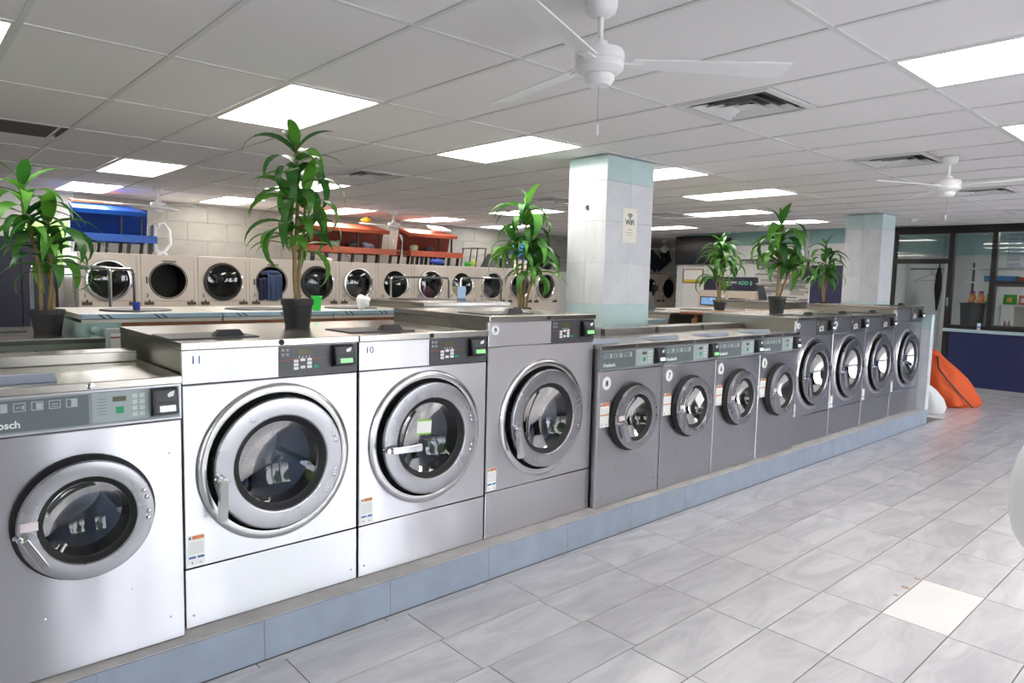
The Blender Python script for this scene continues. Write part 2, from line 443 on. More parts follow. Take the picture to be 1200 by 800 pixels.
# left wall, front wall with windows behind the camera
struct('wall_left', MB().box(XL-.15, YF, 0, XL, YB+.15, ZC+.1), PAINT)
fw = MB()
BAYS = [(-2.3, -.3), (1.35, 5.1), (7.6, 12.7)]  # unseen bays, spaced and sized for bright and dark bands in the washer reflections
fw.box(XL, YF-.15, 0, 15.6, YF, 0.12).box(XL, YF-.15, 2.6, 15.6, YF, ZC+.1)
xs = [XL] + [v for b in BAYS for v in b] + [15.6]
for a, b in zip(xs[0::2], xs[1::2]): fw.box(a, YF-.15, 0.12, b, YF, 2.6)
struct('wall_front', fw, mat('front_wall_grey', srgb(178, 176, 178), .6))
for n, (a, b) in enumerate(BAYS):
    wn = struct('window_%d' % (n+2 if n < 2 else 5), MB().box(a, YF-.10, .12, b, YF-.05, .18).box(a, YF-.10, 2.54, b, YF-.05, 2.6), FRAME)
    k = round((b-a)/1.25); s = (b-a)/k
    for q in range(k+1):
        build('mullion', MB().box(a+q*s-.09, YF-.11, .18, a+q*s+.09, YF-.04, 2.54), FRAME, wn)  # made extra wide to put dark vertical streaks into the steel reflections
    for q in range(k):
        build('pane', MB().box(a+q*s+.09, YF-.08, .18, a+(q+1)*s-.09, YF-.075, 2.54), WINGLASS, wn)
# street outside the front windows
struct('ground_outside', MB().box(-30, -40, -.3, 45, YF-.15, -.05), mat('pavement', srgb(190, 188, 184), .8))
struct('ground_behind', MB().box(-20, YB+.3, -.3, 25, 40, -.05), mat('yard', srgb(150, 150, 128), .9))

# ---- right wall: stone-clad part, office front, alcove
YO = 4.50     # office side of the wall
wall_right = struct('wall_right', MB().box(XR, YO, 0, XR+.15, 8.82, 2.42), PAINT)
build('teal_band', MB().box(XR-.002, YO, 2.42, XR+.15, 8.82, ZC+.1), mat('teal_wall_band', srgb(150, 190, 190), .5), wall_right)
build('corner_post', MB().box(XR-.04, 8.72, 0, XR+.02, 8.86, ZC), mat('post_white', srgb(205, 210, 212), .5), wall_right)
struct('wall_alcove', MB().box(15.2, 8.82, 0, 15.35, YB, ZC+.1).box(XR+.15, 8.70, 0, 15.35, 8.82, ZC+.1), PAINT)
# stacked stone veneer: too thin to pick apart one by one
st = MB(); zz = 0.9
while zz < 2.06:
    h = random.choice((.03, .04, .05)); yy = 5.86 + random.uniform(-.1, 0)
    while yy < 8.2:
        L = random.uniform(.12, .34); y0, y1 = max(yy, 5.86), min(yy+L, 8.2)
        ok = not (6.96 < (y0+y1)/2 and zz > 1.40)
        if y1 - y0 > .03 and ok:
            st.m(random.randrange(3)).box(XR-.012-random.uniform(.004, .03), y0+.002, zz+.0015, XR, y1-.002, zz+h-.0015)
        yy += L
    zz += h
o = build('stone_cladding', st, [mat('ledge_stone_light', srgb(216, 210, 204), .8), mat('ledge_stone_mid', srgb(172, 168, 165), .8), mat('ledge_stone_grey', srgb(136, 136, 140), .8)], wall_right); tag(o, 'stacked light grey ledger stone', kind='stuff')
# office partition
wall_office = struct('wall_office', MB().box(XR, YF, 0, XR+.12, 3.62, .95), NAVY)
build('counter_ledge', MB().box(XR-.07, YF, .95, XR+.125, 3.64, 1.0), mat('ledge_pale_blue', srgb(180, 205, 214), .4), wall_office, bevel=.004)
build('skirting', MB().box(XR-.012, YF, 0, XR, 3.62, .07), mat('skirting_grey', srgb(160, 160, 165), .6), wall_office)
struct('wall_office_rear', MB().box(15.5, YF, 0, 15.6, YO+.1, ZC+.1).box(XR+.15, YO, 0, 15.5, YO+.1, ZC+.1), mat('office_wall', srgb(205, 212, 213), .6))
build('teal_band', MB().box(15.47, YF, 2.3, 15.498, YO-.01, ZC+.09).box(XR+.16, YO-.03, 2.3, 15.46, YO-.002, ZC+.09), mat('teal_wall_band', srgb(150, 190, 190), .5), bpy.data.objects['wall_office_rear'])
wof = struct('window_1', MB().box(XR-.03, YF, ZC-.13, XR+.09, YO+.02, ZC-.005), FRAME)
build('frame_sill', MB().box(XR-.03, YF, 1.0, XR+.09, 3.58, 1.06), FRAME, wof)
yposts = [P(1113, 330, 0, XR).y, P(1163, 330, 0, XR).y, P(1163, 330, 0, XR).y - 1.15]
for yv, wd in ((yposts[0], .075), (yposts[1], .07), (yposts[2], .07)):
    build('frame_post', MB().box(XR-.03, yv-wd/2, 1.06 if yv < yposts[0]-.1 else 0, XR+.09, yv+wd/2, ZC-.13), FRAME, wof)
zmid = P(1170, 329, 0, XR).z
build('frame_rail', MB().box(XR-.025, yposts[2], zmid-.05, XR+.08, yposts[1], zmid), FRAME, wof)
build('hatch_frame', MB().box(XR-.02, yposts[1]-.05, 1.06, XR+.07, yposts[1]-.035, zmid-.05).box(XR-.02, yposts[2]+.03, zmid-.09, XR+.07, yposts[1]-.05, zmid-.05).box(XR-.02, yposts[2]+.03, 1.06, XR+.07, yposts[1]-.05, 1.085), mat('hatch_dark_grey', srgb(70, 66, 68), .5), wof)
for a, b, z0, z1 in ((yposts[1]+.035, yposts[0]-.037, 1.06, ZC-.13), (yposts[2]+.035, yposts[1]-.035, zmid, ZC-.13), (yposts[2]+.035, yposts[1]-.06, 1.085, zmid-.09), (YF, yposts[2]-.035, 1.06, ZC-.13)):
    build('pane', MB().box(XR+.02, a, z0, XR+.026, b, z1), WINGLASS, wof)
door = struct('door_1', MB().box(XR-.03, YO-.05, 0, XR+.09, YO+.02, ZC-.13), FRAME)
build('transom_bar', MB().box(XR-.03, yposts[0]+.04, 2.05, XR+.09, YO-.05, 2.13), FRAME, door)
build('transom_pane', MB().box(XR+.02, yposts[0]+.04, 2.13, XR+.026, YO-.05, ZC-.13), WINGLASS, door)
build('jamb', MB().box(XR-.02, yposts[0]+.04, 0, XR+.07, yposts[0]+.085, 2.05), mat('jamb_grey', srgb(176, 178, 180), .4, .6), door)
build('lock_plate', MB().box(XR-.035, yposts[0]-.012, 1.36, XR-.03, yposts[0]+.02, 1.5), CHROME, door)
# ---- window in the back wall beside the dryers
wb = struct('window_4', MB().box(1.3, YB-.02, 1.48, 1.98, YB+.06, 1.53).box(1.3, YB-.02, 2.27, 1.98, YB+.06, 2.32), mat('window_frame_white', srgb(225, 228, 226), .5))
for xv in (1.325, 1.955): build('mullion', MB().box(xv-.025, YB-.02, 1.53, xv+.025, YB+.06, 2.27), MATS['window_frame_white'], wb)
build('pane', MB().box(1.35, YB+.02, 1.53, 1.93, YB+.026, 2.27), WINGLASS, wb)

# ================================================================== COLUMNS
def column(x0, y0, x1, y1, label):
    t = thing('tiled_column', label, 'column', ((x0+x1)/2, (y0+y1)/2, 0))
    hx, hy = (x1-x0)/2, (y1-y0)/2
    build('core', MB().box(-hx+.012, -hy+.012, 0, hx-.012, hy-.012, ZC-.002), mat('column_grout', srgb(205, 207, 210), .8), t)
    zs = [0, .4, .8, 1.17, 1.43, 1.78, 2.13, 2.46, ZC-.003]
    for a, b in zip(zs, zs[1:]):
        M = COLTEAL if (abs(a-1.17) < .01 or b > 2.6) else COLT
        for s in (-1, 1):
            for q in (0, 1):
                xa = -hx + q*hx
                part('tile', ('colx', hx, a, M.name), lambda: MB().box(0.0008, 0, a+.0008, hx-.0008, .011, b-.0008), M, t, (xa, -hy if s < 0 else hy-.011, 0))
                ya = -hy + q*hy
                part('tile', ('coly', hy, a, M.name), lambda: MB().box(0, 0.0008, a+.0008, .011, hy-.0008, b-.0008), M, t, (-hx if s < 0 else hx-.011, ya, 0))
    return t
col1 = column(4.455, 3.79, 5.085, 4.22, 'near white marble tiled column with pale teal bands and a wifi notice')
col2 = column(10.42, 3.80, 10.90, 4.30, 'far white marble tiled column with teal top beside the office door')
# wifi notice on the front face of the near column
n0 = P(730, 243, 1, 3.79); n1 = P(745, 285, 1, 3.79)
sg = thing('wifi_notice', 'cream paper wifi notice stuck on the front of the near column', 'notice', ((n0.x+n1.x)/2, 3.788, n1.z))
hh = n0.z - n1.z; ww = n1.x - n0.x
build('sheet', MB().box(-ww/2, -.002, 0, ww/2, 0, hh), mat('notice_cream', srgb(240, 238, 228), .7), sg)
INK = mat('ink_dark', srgb(60, 58, 60), .7); INKL = mat('ink_faint', srgb(190, 170, 165), .7)
ic = MB()
for r in (.018, .032, .046):
    ic.lathe([(r-.005, -.001), (r+.004, -.001)], 8, 'y', (0, 0, 0), a0=PI*.25, a1=PI*.75)
build('wifi_symbol', ic.lathe([(.0001, -.001), (.008, -.001)], 8, 'y'), INK, sg, (0, -.002, hh*.68))
text('lettering', 'WiFi', .062, INK, sg, (0, -.003, hh*.52), align='CENTER', bold=True)
build('printed_lines', MB().box(-.02, -.003, hh*.37, .03, -.002, hh*.39).box(-.05, -.003, hh*.28, .05, -.002, hh*.295).box(-.03, -.003, hh*.22, .03, -.002, hh*.232), INKL, sg)
p = P(689, 243, 0, 4.455)
build_o = thing('wall_hook', 'tiny dark metal hook on the left face of the near column', 'hook', (4.455, p.y, p.z))
build('plate', MB().box(-.006, -.012, -.02, 0, .012, .02), CHROME, build_o)
build('hook', MB().tube([(-.006,0,.01),(-.03,0,0),(-.03,0,-.02)], .004, 6), BLACK, build_o)

# ================================================================== PLINTH and end wall
ZP = 0.178
YP = 2.73
pl_ = thing('plinth', 'long low pale blue concrete plinth under the front washer row', 'plinth', (0, YP, 0))
build('slab', MB().box(-2.4, .008, 0, 9.30, 1.12, ZP), CONC, pl_)
for k in range(-6, 14):
    x0 = 1.115 + k*.615; x1 = min(x0+.613, 9.30)
    if x1 > x0: build('facing_panel', MB().box(x0, 0, .002, x1, .01, ZP-.004), BLUEPAINT, pl_)
pl2 = thing('rear_plinth', 'hidden plinth carrying the second washer row', 'plinth', (0, 3.9, 0))
pl2['label'] = 'low concrete plinth under the second washer row behind the front washers'
build('slab', MB().box(-2.4, 0.0, 0, 4.44, 1.35, ZP), CONC, pl2); build('slab', MB().box(5.10, 0.0, 0, 9.30, 1.35, ZP), CONC, pl2); build('slab', MB().box(4.44, .35, 0, 5.10, 1.35, ZP), CONC, pl2)
ew = thing('end_wall', 'short white tiled end wall beside the last washer of the front row', 'wall', (9.2, YP, ZP))
build('core', MB().box(.008, .008, 0, .102, .98, 1.135), MATS['column_grout'], ew)
for k, (z0, z1) in enumerate(((0, .2), (.2, .4), (.4, .6), (.6, .8), (.8, .97), (.97, 1.14))):
    M = COLTEAL if k == 5 else COLT
    build('tile', MB().box(0, 0, z0+.001, .11, .009, z1-.001), M, ew)
    for q in range(5): build('tile', MB().box(0, .01+q*.194, z0+.001, .009, .01+q*.194+.192, z1-.001), M, ew)
build('cap', MB().box(0, 0, 1.14, .11, .985, 1.15), COLTEAL, ew)

# ================================================================== WASHERS
def card_reader(par, x, z, y, hgt, wid, disp, big):
    """black card reader: sloped box with slot, display and symbol"""
    d0, d1 = .028, .058
    def fn():
        return MB().hexa([(0,0,0),(wid,0,0),(wid,-d1*.75,0.012),(0,-d1*.75,0.012)][::-1], [(0,0,hgt),(wid,0,hgt),(wid,-d0,hgt-.004),(0,-d0,hgt-.004)][::-1])
    r = part('card_reader', ('reader', hgt, wid), fn, BLACK, par, (x, y, z), bevel=.003)
    slope = math.atan2(d1*.75-d0, hgt-.016)
    def face(zf): return -(d1*.75 + (d0-d1*.75)*((zf-.012)/(hgt-.016))) - .0012
    part('face_plate', ('rface', hgt, wid), lambda: MB().hexa([(wid*.08,face(.02)+.0025,.02),(wid*.92,face(.02)+.0025,.02),(wid*.92,face(.02)-.001,.02),(wid*.08,face(.02)-.001,.02)][::-1], [(wid*.08,face(hgt-.01)+.0025,hgt-.01),(wid*.92,face(hgt-.01)+.0025,hgt-.01),(wid*.92,face(hgt-.01)-.001,hgt-.01),(wid*.08,face(hgt-.01)-.001,hgt-.01)][::-1]), DARKGREY, r)
    part('slot', ('rslot', hgt, wid), lambda: MB().box(wid*.1, face(hgt*.52)-.003, hgt*.50, wid*.9, face(hgt*.52)+.004, hgt*.54), BLACK, r)
    part('display', ('rdisp', hgt, wid, disp.name), lambda: MB().hexa([(wid*.24,face(hgt*.2)+.003,hgt*.2),(wid*.86,face(hgt*.2)+.003,hgt*.2),(wid*.86,face(hgt*.2)-.002,hgt*.2),(wid*.24,face(hgt*.2)-.002,hgt*.2)][::-1], [(wid*.24,face(hgt*.4)+.003,hgt*.4),(wid*.86,face(hgt*.4)+.003,hgt*.4),(wid*.86,face(hgt*.4)-.002,hgt*.4),(wid*.24,face(hgt*.4)-.002,hgt*.4)][::-1]), disp, r)
    part('card_symbol', ('rsym', hgt, wid), lambda: MB().add([(wid*.6,face(hgt*.7)-.0015,hgt*.68),(wid*.8,face(hgt*.72)-.0015,hgt*.72),(wid*.86,face(hgt*.9)-.0015,hgt*.9),(wid*.68,face(hgt*.88)-.0015,hgt*.86),(wid*.56,face(hgt*.78)-.0015,hgt*.78)], [(0,1,2,3,4)]), WHITE, r)
    return r

def warn_sticker(par, x, z, wd, h, two=False):
    def fn():
        mb = MB().m(0).box(0, -.0012, 0, wd, 0, h)
        mb.m(1).box(wd*.25, -.0016, h*.87, wd*.97, -.001, h*.985)
        mb.m(3).box(wd*.05, -.0016, h*.88, wd*.17, -.001, h*.96)
        if two: mb.m(1).box(0, -.0016, h*.48, wd, -.001, h*.53)
        else: mb.m(2).box(wd*.03, -.0016, h*.24, wd*.45, -.001, h*.31).m(2).box(wd*.55, -.0016, h*.24, wd*.97, -.001, h*.31)
        for q in range(6): mb.m(4).box(wd*.08, -.0015, h*(.42+.065*q), wd*.9, -.001, h*(.425+.065*q)+.0012)
        mb.m(3).box(wd*.2, -.0016, h*.06, wd*.24, -.001, h*.15).m(3).box(wd*.66, -.0016, h*.08, wd*.82, -.001, h*.1)
        return mb
    return part('warning_sticker', ('sticker', wd, h, two), fn, [PAPER, ORANGE, STBLUE, INK, mat('print_grey', srgb(190, 190, 196), .7)], par, (x, -.0005, z))

def screw(par, x, z, y=0.0, r=.006):
    return part('screw', ('screw', r), lambda: MB().lathe([(r, 0), (r*.8, -.003), (.0001, -.0042)], 8, 'y'), CHROME, par, (x, y, z), smooth=True)

def door_assembly(w_, par, cx, cz, R, gl, back_R, stand, handle_ang, big, sticker=None):
    """R: outer radius of the door disc, gl: glass radius, stand: how far it stands off the front"""
    key = ('door', R, gl, stand)
    part('door_seal', key+('seal',), lambda: MB().lathe([(back_R, .010), (back_R*.97, .014), (R*.93, .014), (R*.93, -stand*.7)] if big else [(back_R, .012), (back_R*1.0, -stand*.35), (R*.97, -stand*.75)], 48, 'y'), RUBBER, par, (cx, 0, cz), smooth=True)
    prof = [(R*.985, -stand*.70), (R, -stand*.84), (R, -stand-.004), (R*.994, -stand-.009), (R*.984, -stand-.011), (R*.97, -stand-.0112)]
    prof += [(R + (gl*1.10-R)*t, -stand - .0112 - .001*math.sin(PI*t)) for t in (.3, .55, .8)]
    prof += [(gl*1.12, -stand-.0112), (gl*1.10, -stand-.0112), (gl*1.085, -stand-.0095), (gl*1.07, -stand-.004)]
    d = part('door', key, lambda: MB().lathe(prof, 64, 'y'), S_DOOR, par, (cx, 0, cz), smooth=True)
    part('window_gasket', key+('wg',), lambda: MB().lathe([(gl*1.075, -stand-.005), (gl*1.05, -stand-.003), (gl*.99, -stand+.012), (gl*.93, -stand+.016), (gl*.90, .0), (gl*.90, .055)], 48, 'y'), RUBBER, d, smooth=True)
    gp = [(gl*.945, -stand+.016), (gl*.92, -stand+.019)] + [(gl*.9*q, -stand+.021+.05*(1-q*q)) for q in (1.0, .9, .8, .65, .5, .33, .16)] + [(.0001, -stand+.071)]
    part('glass', key+('g',), lambda: MB().lathe(gp, 48, 'y'), DOORGLASS, d, smooth=True)
    # handle on the left: pivot block and lever
    a = PI + 0.08; hx, hz = (R*.92)*math.cos(a), (R*.90)*math.sin(a)
    L = R*.58; ca, sa = math.cos(handle_ang), math.sin(handle_ang)
    def fh():
        mb = MB(); y = -stand-.016
        mb.cyl((hx-.012, y+.012, hz), (hx-.012, y-.03, hz), R*.048, 12).cyl((hx-.028, y-.004, hz+.004), (hx+.012, y-.02, hz), R*.036, 10)
        x1, z1 = hx+L*ca, hz+L*sa; nx, nz = -sa*R*.052, ca*R*.052; y0, y1 = y-.018, y-.036
        ex, ez = x1 - ca*0.0, z1
        mb.hexa([(hx+nx, y0, hz+nz), (hx-nx, y0, hz-nz), (hx-nx, y1-.006, hz-nz), (hx+nx, y1-.006, hz+nz)], [(ex+nx*1.25, y0-.004, ez+nz*1.25), (ex-nx*1.25, y0-.004, ez-nz*1.25), (ex-nx*1.25, y1-.008, ez-nz*1.25), (ex+nx*1.25, y1-.008, ez+nz*1.25)])
        return mb
    part('handle', key+('h', round(handle_ang, 2)), fh, CHROME, d, bevel=.002)
    for zz in ((.09, .065, -.065, -.09) if big else (.075, .05, -.005, -.03)):
        part('hinge_screw', ('hscrew', big), lambda: MB().lathe([(.0085, 0), (.0075, -.004), (.0001, -.006)], 8, 'y'), CHROME, d, (math.sqrt(max((R*.90)**2-zz*zz, 0)), -stand-.0135, zz), smooth=True)
    part('hinge_catch', key+('c',), lambda: MB().box(-R*1.0, -stand*.75, -R*.16, -R*.965, -.005, R*.22), BLACK, par, (cx, 0, cz))
    # drum
    DR = gl*1.08
    part('drum', key+('drum',), lambda: MB().lathe([(gl*.90, .056), (DR*1.06, .075), (DR*1.1, .10), (DR*1.1, .46), (DR*1.0, .485), (.0001, .49)], 40, 'y'), DRUM, par, (cx, 0, cz), smooth=True, fix=False)
    for q in range(3):
        an = 2*PI*q/3 + .5 + cx
        part('drum_paddle', key+('pad',), lambda: MB().hexa([(-.02, .12, -DR*1.09), (.02, .12, -DR*1.09), (.02, .45, -DR*1.09), (-.02, .45, -DR*1.09)], [(-.006, .14, -DR*.88), (.006, .14, -DR*.88), (.006, .44, -DR*.88), (-.006, .44, -DR*.88)]), DRUM, par, (cx, 0, cz), (0, an, 0))
    if sticker:
        part('note', key+('note',), lambda: MB().m(0).box(0, 0, 0, .085, .0015, .075).m(1).box(0, -.0004, 0, .085, .0012, .008).m(1).box(0, -.0004, .067, .085, .0012, .075), [PAPER, mat('note_green', srgb(140, 200, 70), .6)], d, sticker, (0, .06, 0))
    return d

def lid(par, wd, z, h, depth, grip_x, big):
    l = part('lid', ('lid', round(wd, 3), round(z, 3), round(depth, 2)), lambda: MB().box(-.003, -.012, z, wd+.003, depth, z+h), S_LID, par, bevel=.003)
    if big:
        part('dispenser_hatch', ('hatch', round(z+h, 3)), lambda: MB().box(0, 0, z+h, .36, .27, z+h+.006), DARKGREY, l, (grip_x-.24, .10, 0), bevel=.002)
        part('dispenser_grip', ('grip', round(z+h, 3)), lambda: MB().hexa([(0,0,z+h+.006),(.13,0,z+h+.006),(.13,.045,z+h+.006),(0,.045,z+h+.006)], [(.02,.008,z+h+.034),(.11,.008,z+h+.034),(.11,.035,z+h+.034),(.02,.035,z+h+.034)]), BLACK, l, (grip_x-.06, .13, 0), bevel=.003)
        part('lid_lock', ('llock', round(z, 3)), lambda: MB().lathe([(.012, -.012), (.012, -.016), (.008, -.018), (.0001, -.016)], 14, 'y', (0, 0, z+h*.5)), BLACK, l, (wd*.52, 0, 0), smooth=True)
    else:
        part('dispenser_lid', ('dlid', round(z+h, 3)), lambda: MB().hexa([(0,0,z+h),(.27,0,z+h),(.27,.17,z+h),(0,.17,z+h)], [(.01,.01,z+h+.03),(.26,.01,z+h+.03),(.26,.16,z+h+.014),(.01,.16,z+h+.014)]), mat('dispenser_blue_grey', srgb(150, 158, 176), .35), l, (.0, .06, 0), bevel=.004)
        part('lid_lock', ('llocks', round(z, 3)), lambda: MB().lathe([(.0125, -.012), (.0125, -.015), (.006, -.0165), (.0001, -.0158)], 14, 'y', (0, 0, z+h*.5)), CHROME, l, (wd*.54, 0, 0), smooth=True)
    return l

def big_washer(num, x0, x1, y, h, label, split, reader_col=LCD, handle=-1.9, ringz=.639, note=None, sticker_z=None, R=.34, grip=.44, small_num=True):
    wd = x1 - x0; dep = 3.78 - y
    t = thing('washing_machine', label, 'washer', (x0, y, ZP))
    lh = .031; zl = h - lh; zp = zl - .138; cx = wd/2; cz = ringz
    K = (round(wd, 3), round(h, 3))
    part('cabinet', ('bcab',)+K, lambda: MB().box(0, .021, 0, wd, dep, zl, 'trkbl'), S_SIDE, t)
    part('front_panel', ('bfp',)+K+(round(split, 3), cz), lambda: plate_hole(0, split+.003, wd, zp-.002, cx, cz, R*.865), S_FRONT, t)
    part('lower_panel', ('blp',)+K+(round(split, 3),), lambda: MB().box(0, 0, .004, wd, .02, split-.002), S_FRONT, t, bevel=.003)
    part('upper_panel', ('bup',)+K, lambda: MB().box(0, 0, zp+.002, wd, .02, zl-.002), S_FRONT, t, bevel=.003)
    part('gap_shadow_strip', ('bgap',)+K, lambda: MB().box(.006, .008, .01, wd-.006, .019, zl), RUBBER, t) if False else None
    lid(t, wd, zl, lh, dep, wd*grip, True)
    # raised outer ring of the door opening
    part('door_ring', ('ring', R), lambda: MB().lathe([(R, 0), (R*.997, -.005), (R*.982, -.011), (R*.96, -.0145), (R*.92, -.016), (R*.885, -.0145), (R*.868, -.008), (R*.86, .004)], 72, 'y'), S_RING, t, (cx, 0, cz), smooth=True)
    door_assembly(wd, t, cx, cz, R*.832, R*.56, R*.86, .043, handle, True, note)
    # control panel
    cw = .373; cxl = wd - cw - .004; ch = .13
    c = part('control_panel', ('bcp',), lambda: MB().box(0, -.004, 0, cw, 0, ch), CTRL, t, (cxl, 0, zp+.004), bevel=.0018)
    part('display', ('bdisp',), lambda: MB().box(.085, -.0055, .092, .155, -.003, .113), LCDD, c)
    part('red_line', ('bred',), lambda: MB().box(.004, -.0052, .069, .215, -.003, .0715), RED, c)
    part('cycle_symbols', ('bsym',), lambda: (lambda mb: [mb.box(.012+.02*(q % 2 if num_sq == 4 else q % 3), -.005, .108-.02*(q//(2 if num_sq == 4 else 3)), .024+.02*(q % 2), -.003, .12-.02*(q//2)) for q in range(4) for num_sq in (4,)] and mb)(MB()), mat('symbol_grey', srgb(150, 150, 156), .5), c)
    for cc in range(3):
        for rr in range(3):
            if cc == 1 and rr == 1: continue
            part('button', ('bbut',), lambda: MB().box(0, -.0065, 0, .021, -.003, .0125), WHITE, c, (.066+.031*cc, 0, .026+.016*rr + (.004 if cc else 0)))
    part('start_button', ('bst',), lambda: MB().box(0, -.0068, 0, .024, -.003, .014), GREEN, c, (.158, 0, .028), bevel=.002)
    for q in range(4): part('indicator', ('bind',), lambda: MB().box(0, -.005, 0, .003, -.003, .008), WHITE, c, (.09+.016*q, 0, .077))
    card_reader(c, .245, .028, -.003, .098, .098, reader_col, True)
    # number and sticker
    if small_num:
        text('number', str(num), .046, mat('number_blue', srgb(50, 88, 140), .5), t, (.032, -.0012, zp+.082))
    else:
        part('number_disc', ('bdisc',), lambda: MB().lathe([(.028, 0), (.027, -.0012), (.0001, -.0012)], 20, 'y'), WHITE, t, (.05, 0, zp+.092))
        text('number', str(num), .035, INK, t, (.04, -.0022, zp+.080), bold=True)
    if sticker_z is None: sticker_z = split+.012
    warn_sticker(t, .012, sticker_z, .064, .125)
    for sx, sz in ((.03, .055), (wd-.03, .055)): screw(t, sx, sz)
    return t

def small_washer(num, x0, x1, y, label, handle, reader_col, wordmark=True, disc=True, two=True, note=None, sx=0.02):
    wd = x1 - x0; dep = 3.50 - y; h = 1.046
    t = thing('washing_machine', label, 'washer', (x0, y, ZP))
    lh = .03; zl = h - lh; zp = zl - .138; cx = wd/2 + .0; cz = .565; R = .227
    K = (round(wd, 3),)
    part('cabinet', ('scab',)+K, lambda: MB().box(0, .021, 0, wd, dep, zl, 'trkbl'), S_SIDE, t)
    part('front_panel', ('sfp',)+K, lambda: plate_hole(0, .004, wd, zp-.002, cx, cz, R*.80), S_FRONT, t)
    l = lid(t, wd, zl, lh, dep, wd*.5, False)
    part('rear_box', ('srb',)+K, lambda: MB().box(.02, dep-.16, h, wd-.02, dep, h+.045), S_LID, t, bevel=.003)
    f = part('control_panel', ('sfas',)+K, lambda: MB().m(0).box(0, -.002, zp+.002, wd, .02, zl-.002).m(1).box(.008, -.004, zp+.01, wd-.008, -.001, zl-.009).m(2).box(.014, -.0048, zp+.016, wd*.53, -.003, zl-.015), [mat('fascia_silver', srgb(176, 178, 182), .3, .8), mat('fascia_mid', srgb(136, 144, 148), .4), FASCIA], t)
    kp = part('keypad', ('skp',), lambda: MB().box(0, -.0052, 0, .185, -.002, .108), FASCIA2, f, (wd*.545, 0, zp+.018), bevel=.0008)
    part('display', ('sdisp',), lambda: MB().box(.065, -.0075, .072, .108, -.004, .09), LCDD, kp)
    part('start_button', ('sstart',), lambda: MB().box(.075, -.0075, .028, .1, -.004, .052), GREEN, kp)
    for cc in range(2):
        for rr in range(4): part('button', ('sbut',), lambda: MB().box(0, -.0072, 0, .018, -.004, .0155), mat('button_pale', srgb(196, 204, 204), .5), kp, (.128+.0245*cc, 0, .012+.0225*rr))
    for q in range(6): part('legend_line', ('sleg',), lambda: MB().box(0, -.0056, 0, .03, -.004, .003), mat('legend_grey', srgb(130, 142, 144), .6), kp, (.016, 0, .028+.011*q))
    card_reader(f, wd-.108, zp+.02, -.003, .108, .088, reader_col, False)
    ICON = mat('icon_grey', srgb(176, 184, 188), .5)
    def icon(k):
        mb = MB(); s = .034; b = .0024
        mb.box(0,-.0055,0,s,-.004,b).box(0,-.0055,s*.8,s,-.004,s*.8+b).box(0,-.0055,0,b,-.004,s*.8).box(s-b,-.0055,0,s,-.004,s*.8)
        if k == 1: mb.box(s*.45,-.0056,.002,s*.95,-.004,s*.8)
        if k == 2: mb.box(s*.2,-.0056,s*.35,s*.6,-.004,s*.42).box(s*.7,-.0056,s*.2,s*.85,-.004,s*.6)
        if k == 0: mb.box(s*.2,-.0056,s*.2,s*.8,-.004,s*.27).box(s*.2,-.0056,s*.45,s*.8,-.004,s*.52)
        if k == 3: mb.box(s*.4,-.0056,s*.1,s*.9,-.004,s*.7)
        return mb
    for q in range(6): part('instruction_icon', ('sicon', q % 4), lambda: icon(q % 4), ICON, f, (.03 + .05*q, 0, zp+.084))
    if wordmark: text('wordmark', 'Huebsch', .034, WHITE, f, (.028, -.0055, zp+.03), bold=True)
    door_assembly(wd, t, cx, cz, R*.93, R*.63, R*.99, .055, handle, False, note)
    part('handle_label', ('hlab',), lambda: MB().box(0, -.001, 0, .05, 0, .03), mat('label_pink', srgb(232, 218, 220), .6), t, (cx-R*.88, -.0675, cz-.0))
    if disc:
        part('number_disc', ('sdisc',), lambda: MB().lathe([(.042, 0), (.041, -.0014), (.0001, -.0014)], 24, 'y'), WHITE, t, (.075, -.0005, zp-.075))
        text('number', str(num), .05, INK, t, (.075, -.0035, zp-.092), align='CENTER', bold=True)
        warn_sticker(t, .018, zp-.355, .09, .155, True)
    for sx_, sz in ((wd*.30, .22), (wd*.72, .25), (wd*.92, .10), (wd*.08, .07), (wd*.93, .75)): screw(t, sx_, sz, 0, .005)
    return t

YS, YBG, YR = 2.795, 2.84, 2.83
small_washer(12, .165, .822, YS, 'stainless front-load washer at the left frame edge, leftmost and nearest', -1.1, LCDW, disc=False)
big_washer(11, .839, 1.607, YBG, 1.346-ZP, 'stainless front-load washer numbered 11 with the potted plant on its lid', .25, LCD, -1.62, grip=.30)
big_washer(10, 1.617, 2.392, YBG, 1.346-ZP, 'stainless front-load washer numbered 10 with a green-edged note on its glass', .25, LCD, -.02, note=(-.10, -.058, .03), grip=.33)
big_washer(9, 2.402, 3.262, YBG, 1.42-ZP, 'tall wide stainless washer numbered 9 left of the smaller washer 8', .262, LCD, -1.5, small_num=False, R=.345, ringz=.642, grip=.36)
rd = [LCDW, LCD, LCDW, LCDW]
small_washer(8, 3.275, 3.935, YS, 'small stainless washer numbered eight, right beside the tall washer 9', -1.12, LCDW)
small_washer(7, 3.945, 4.605, YS, 'small stainless washer with a white number 7 disc and a folded note on its door', -1.5, LCD, note=None)
small_washer(6, 4.615, 5.272, YS, 'small stainless washer numbered six, third of the four small ones', -1.05, LCDW)
small_washer(5, 5.282, 5.935, YS, 'small stainless washer with a white number 5 disc, last of the four small ones', -1.3, LCDW)
WT = LCDW
big_washer(4, 5.955, 6.725, YR, 1.346-ZP, 'stainless washer with large door just right of small washer 5', .262, WT, -1.35, small_num=False, grip=.7, ringz=.645)
big_washer(3, 6.735, 7.505, YR, 1.346-ZP, 'stainless washer with large door, third from the tiled end wall', .262, WT, -1.3, small_num=False, grip=.7, ringz=.645)
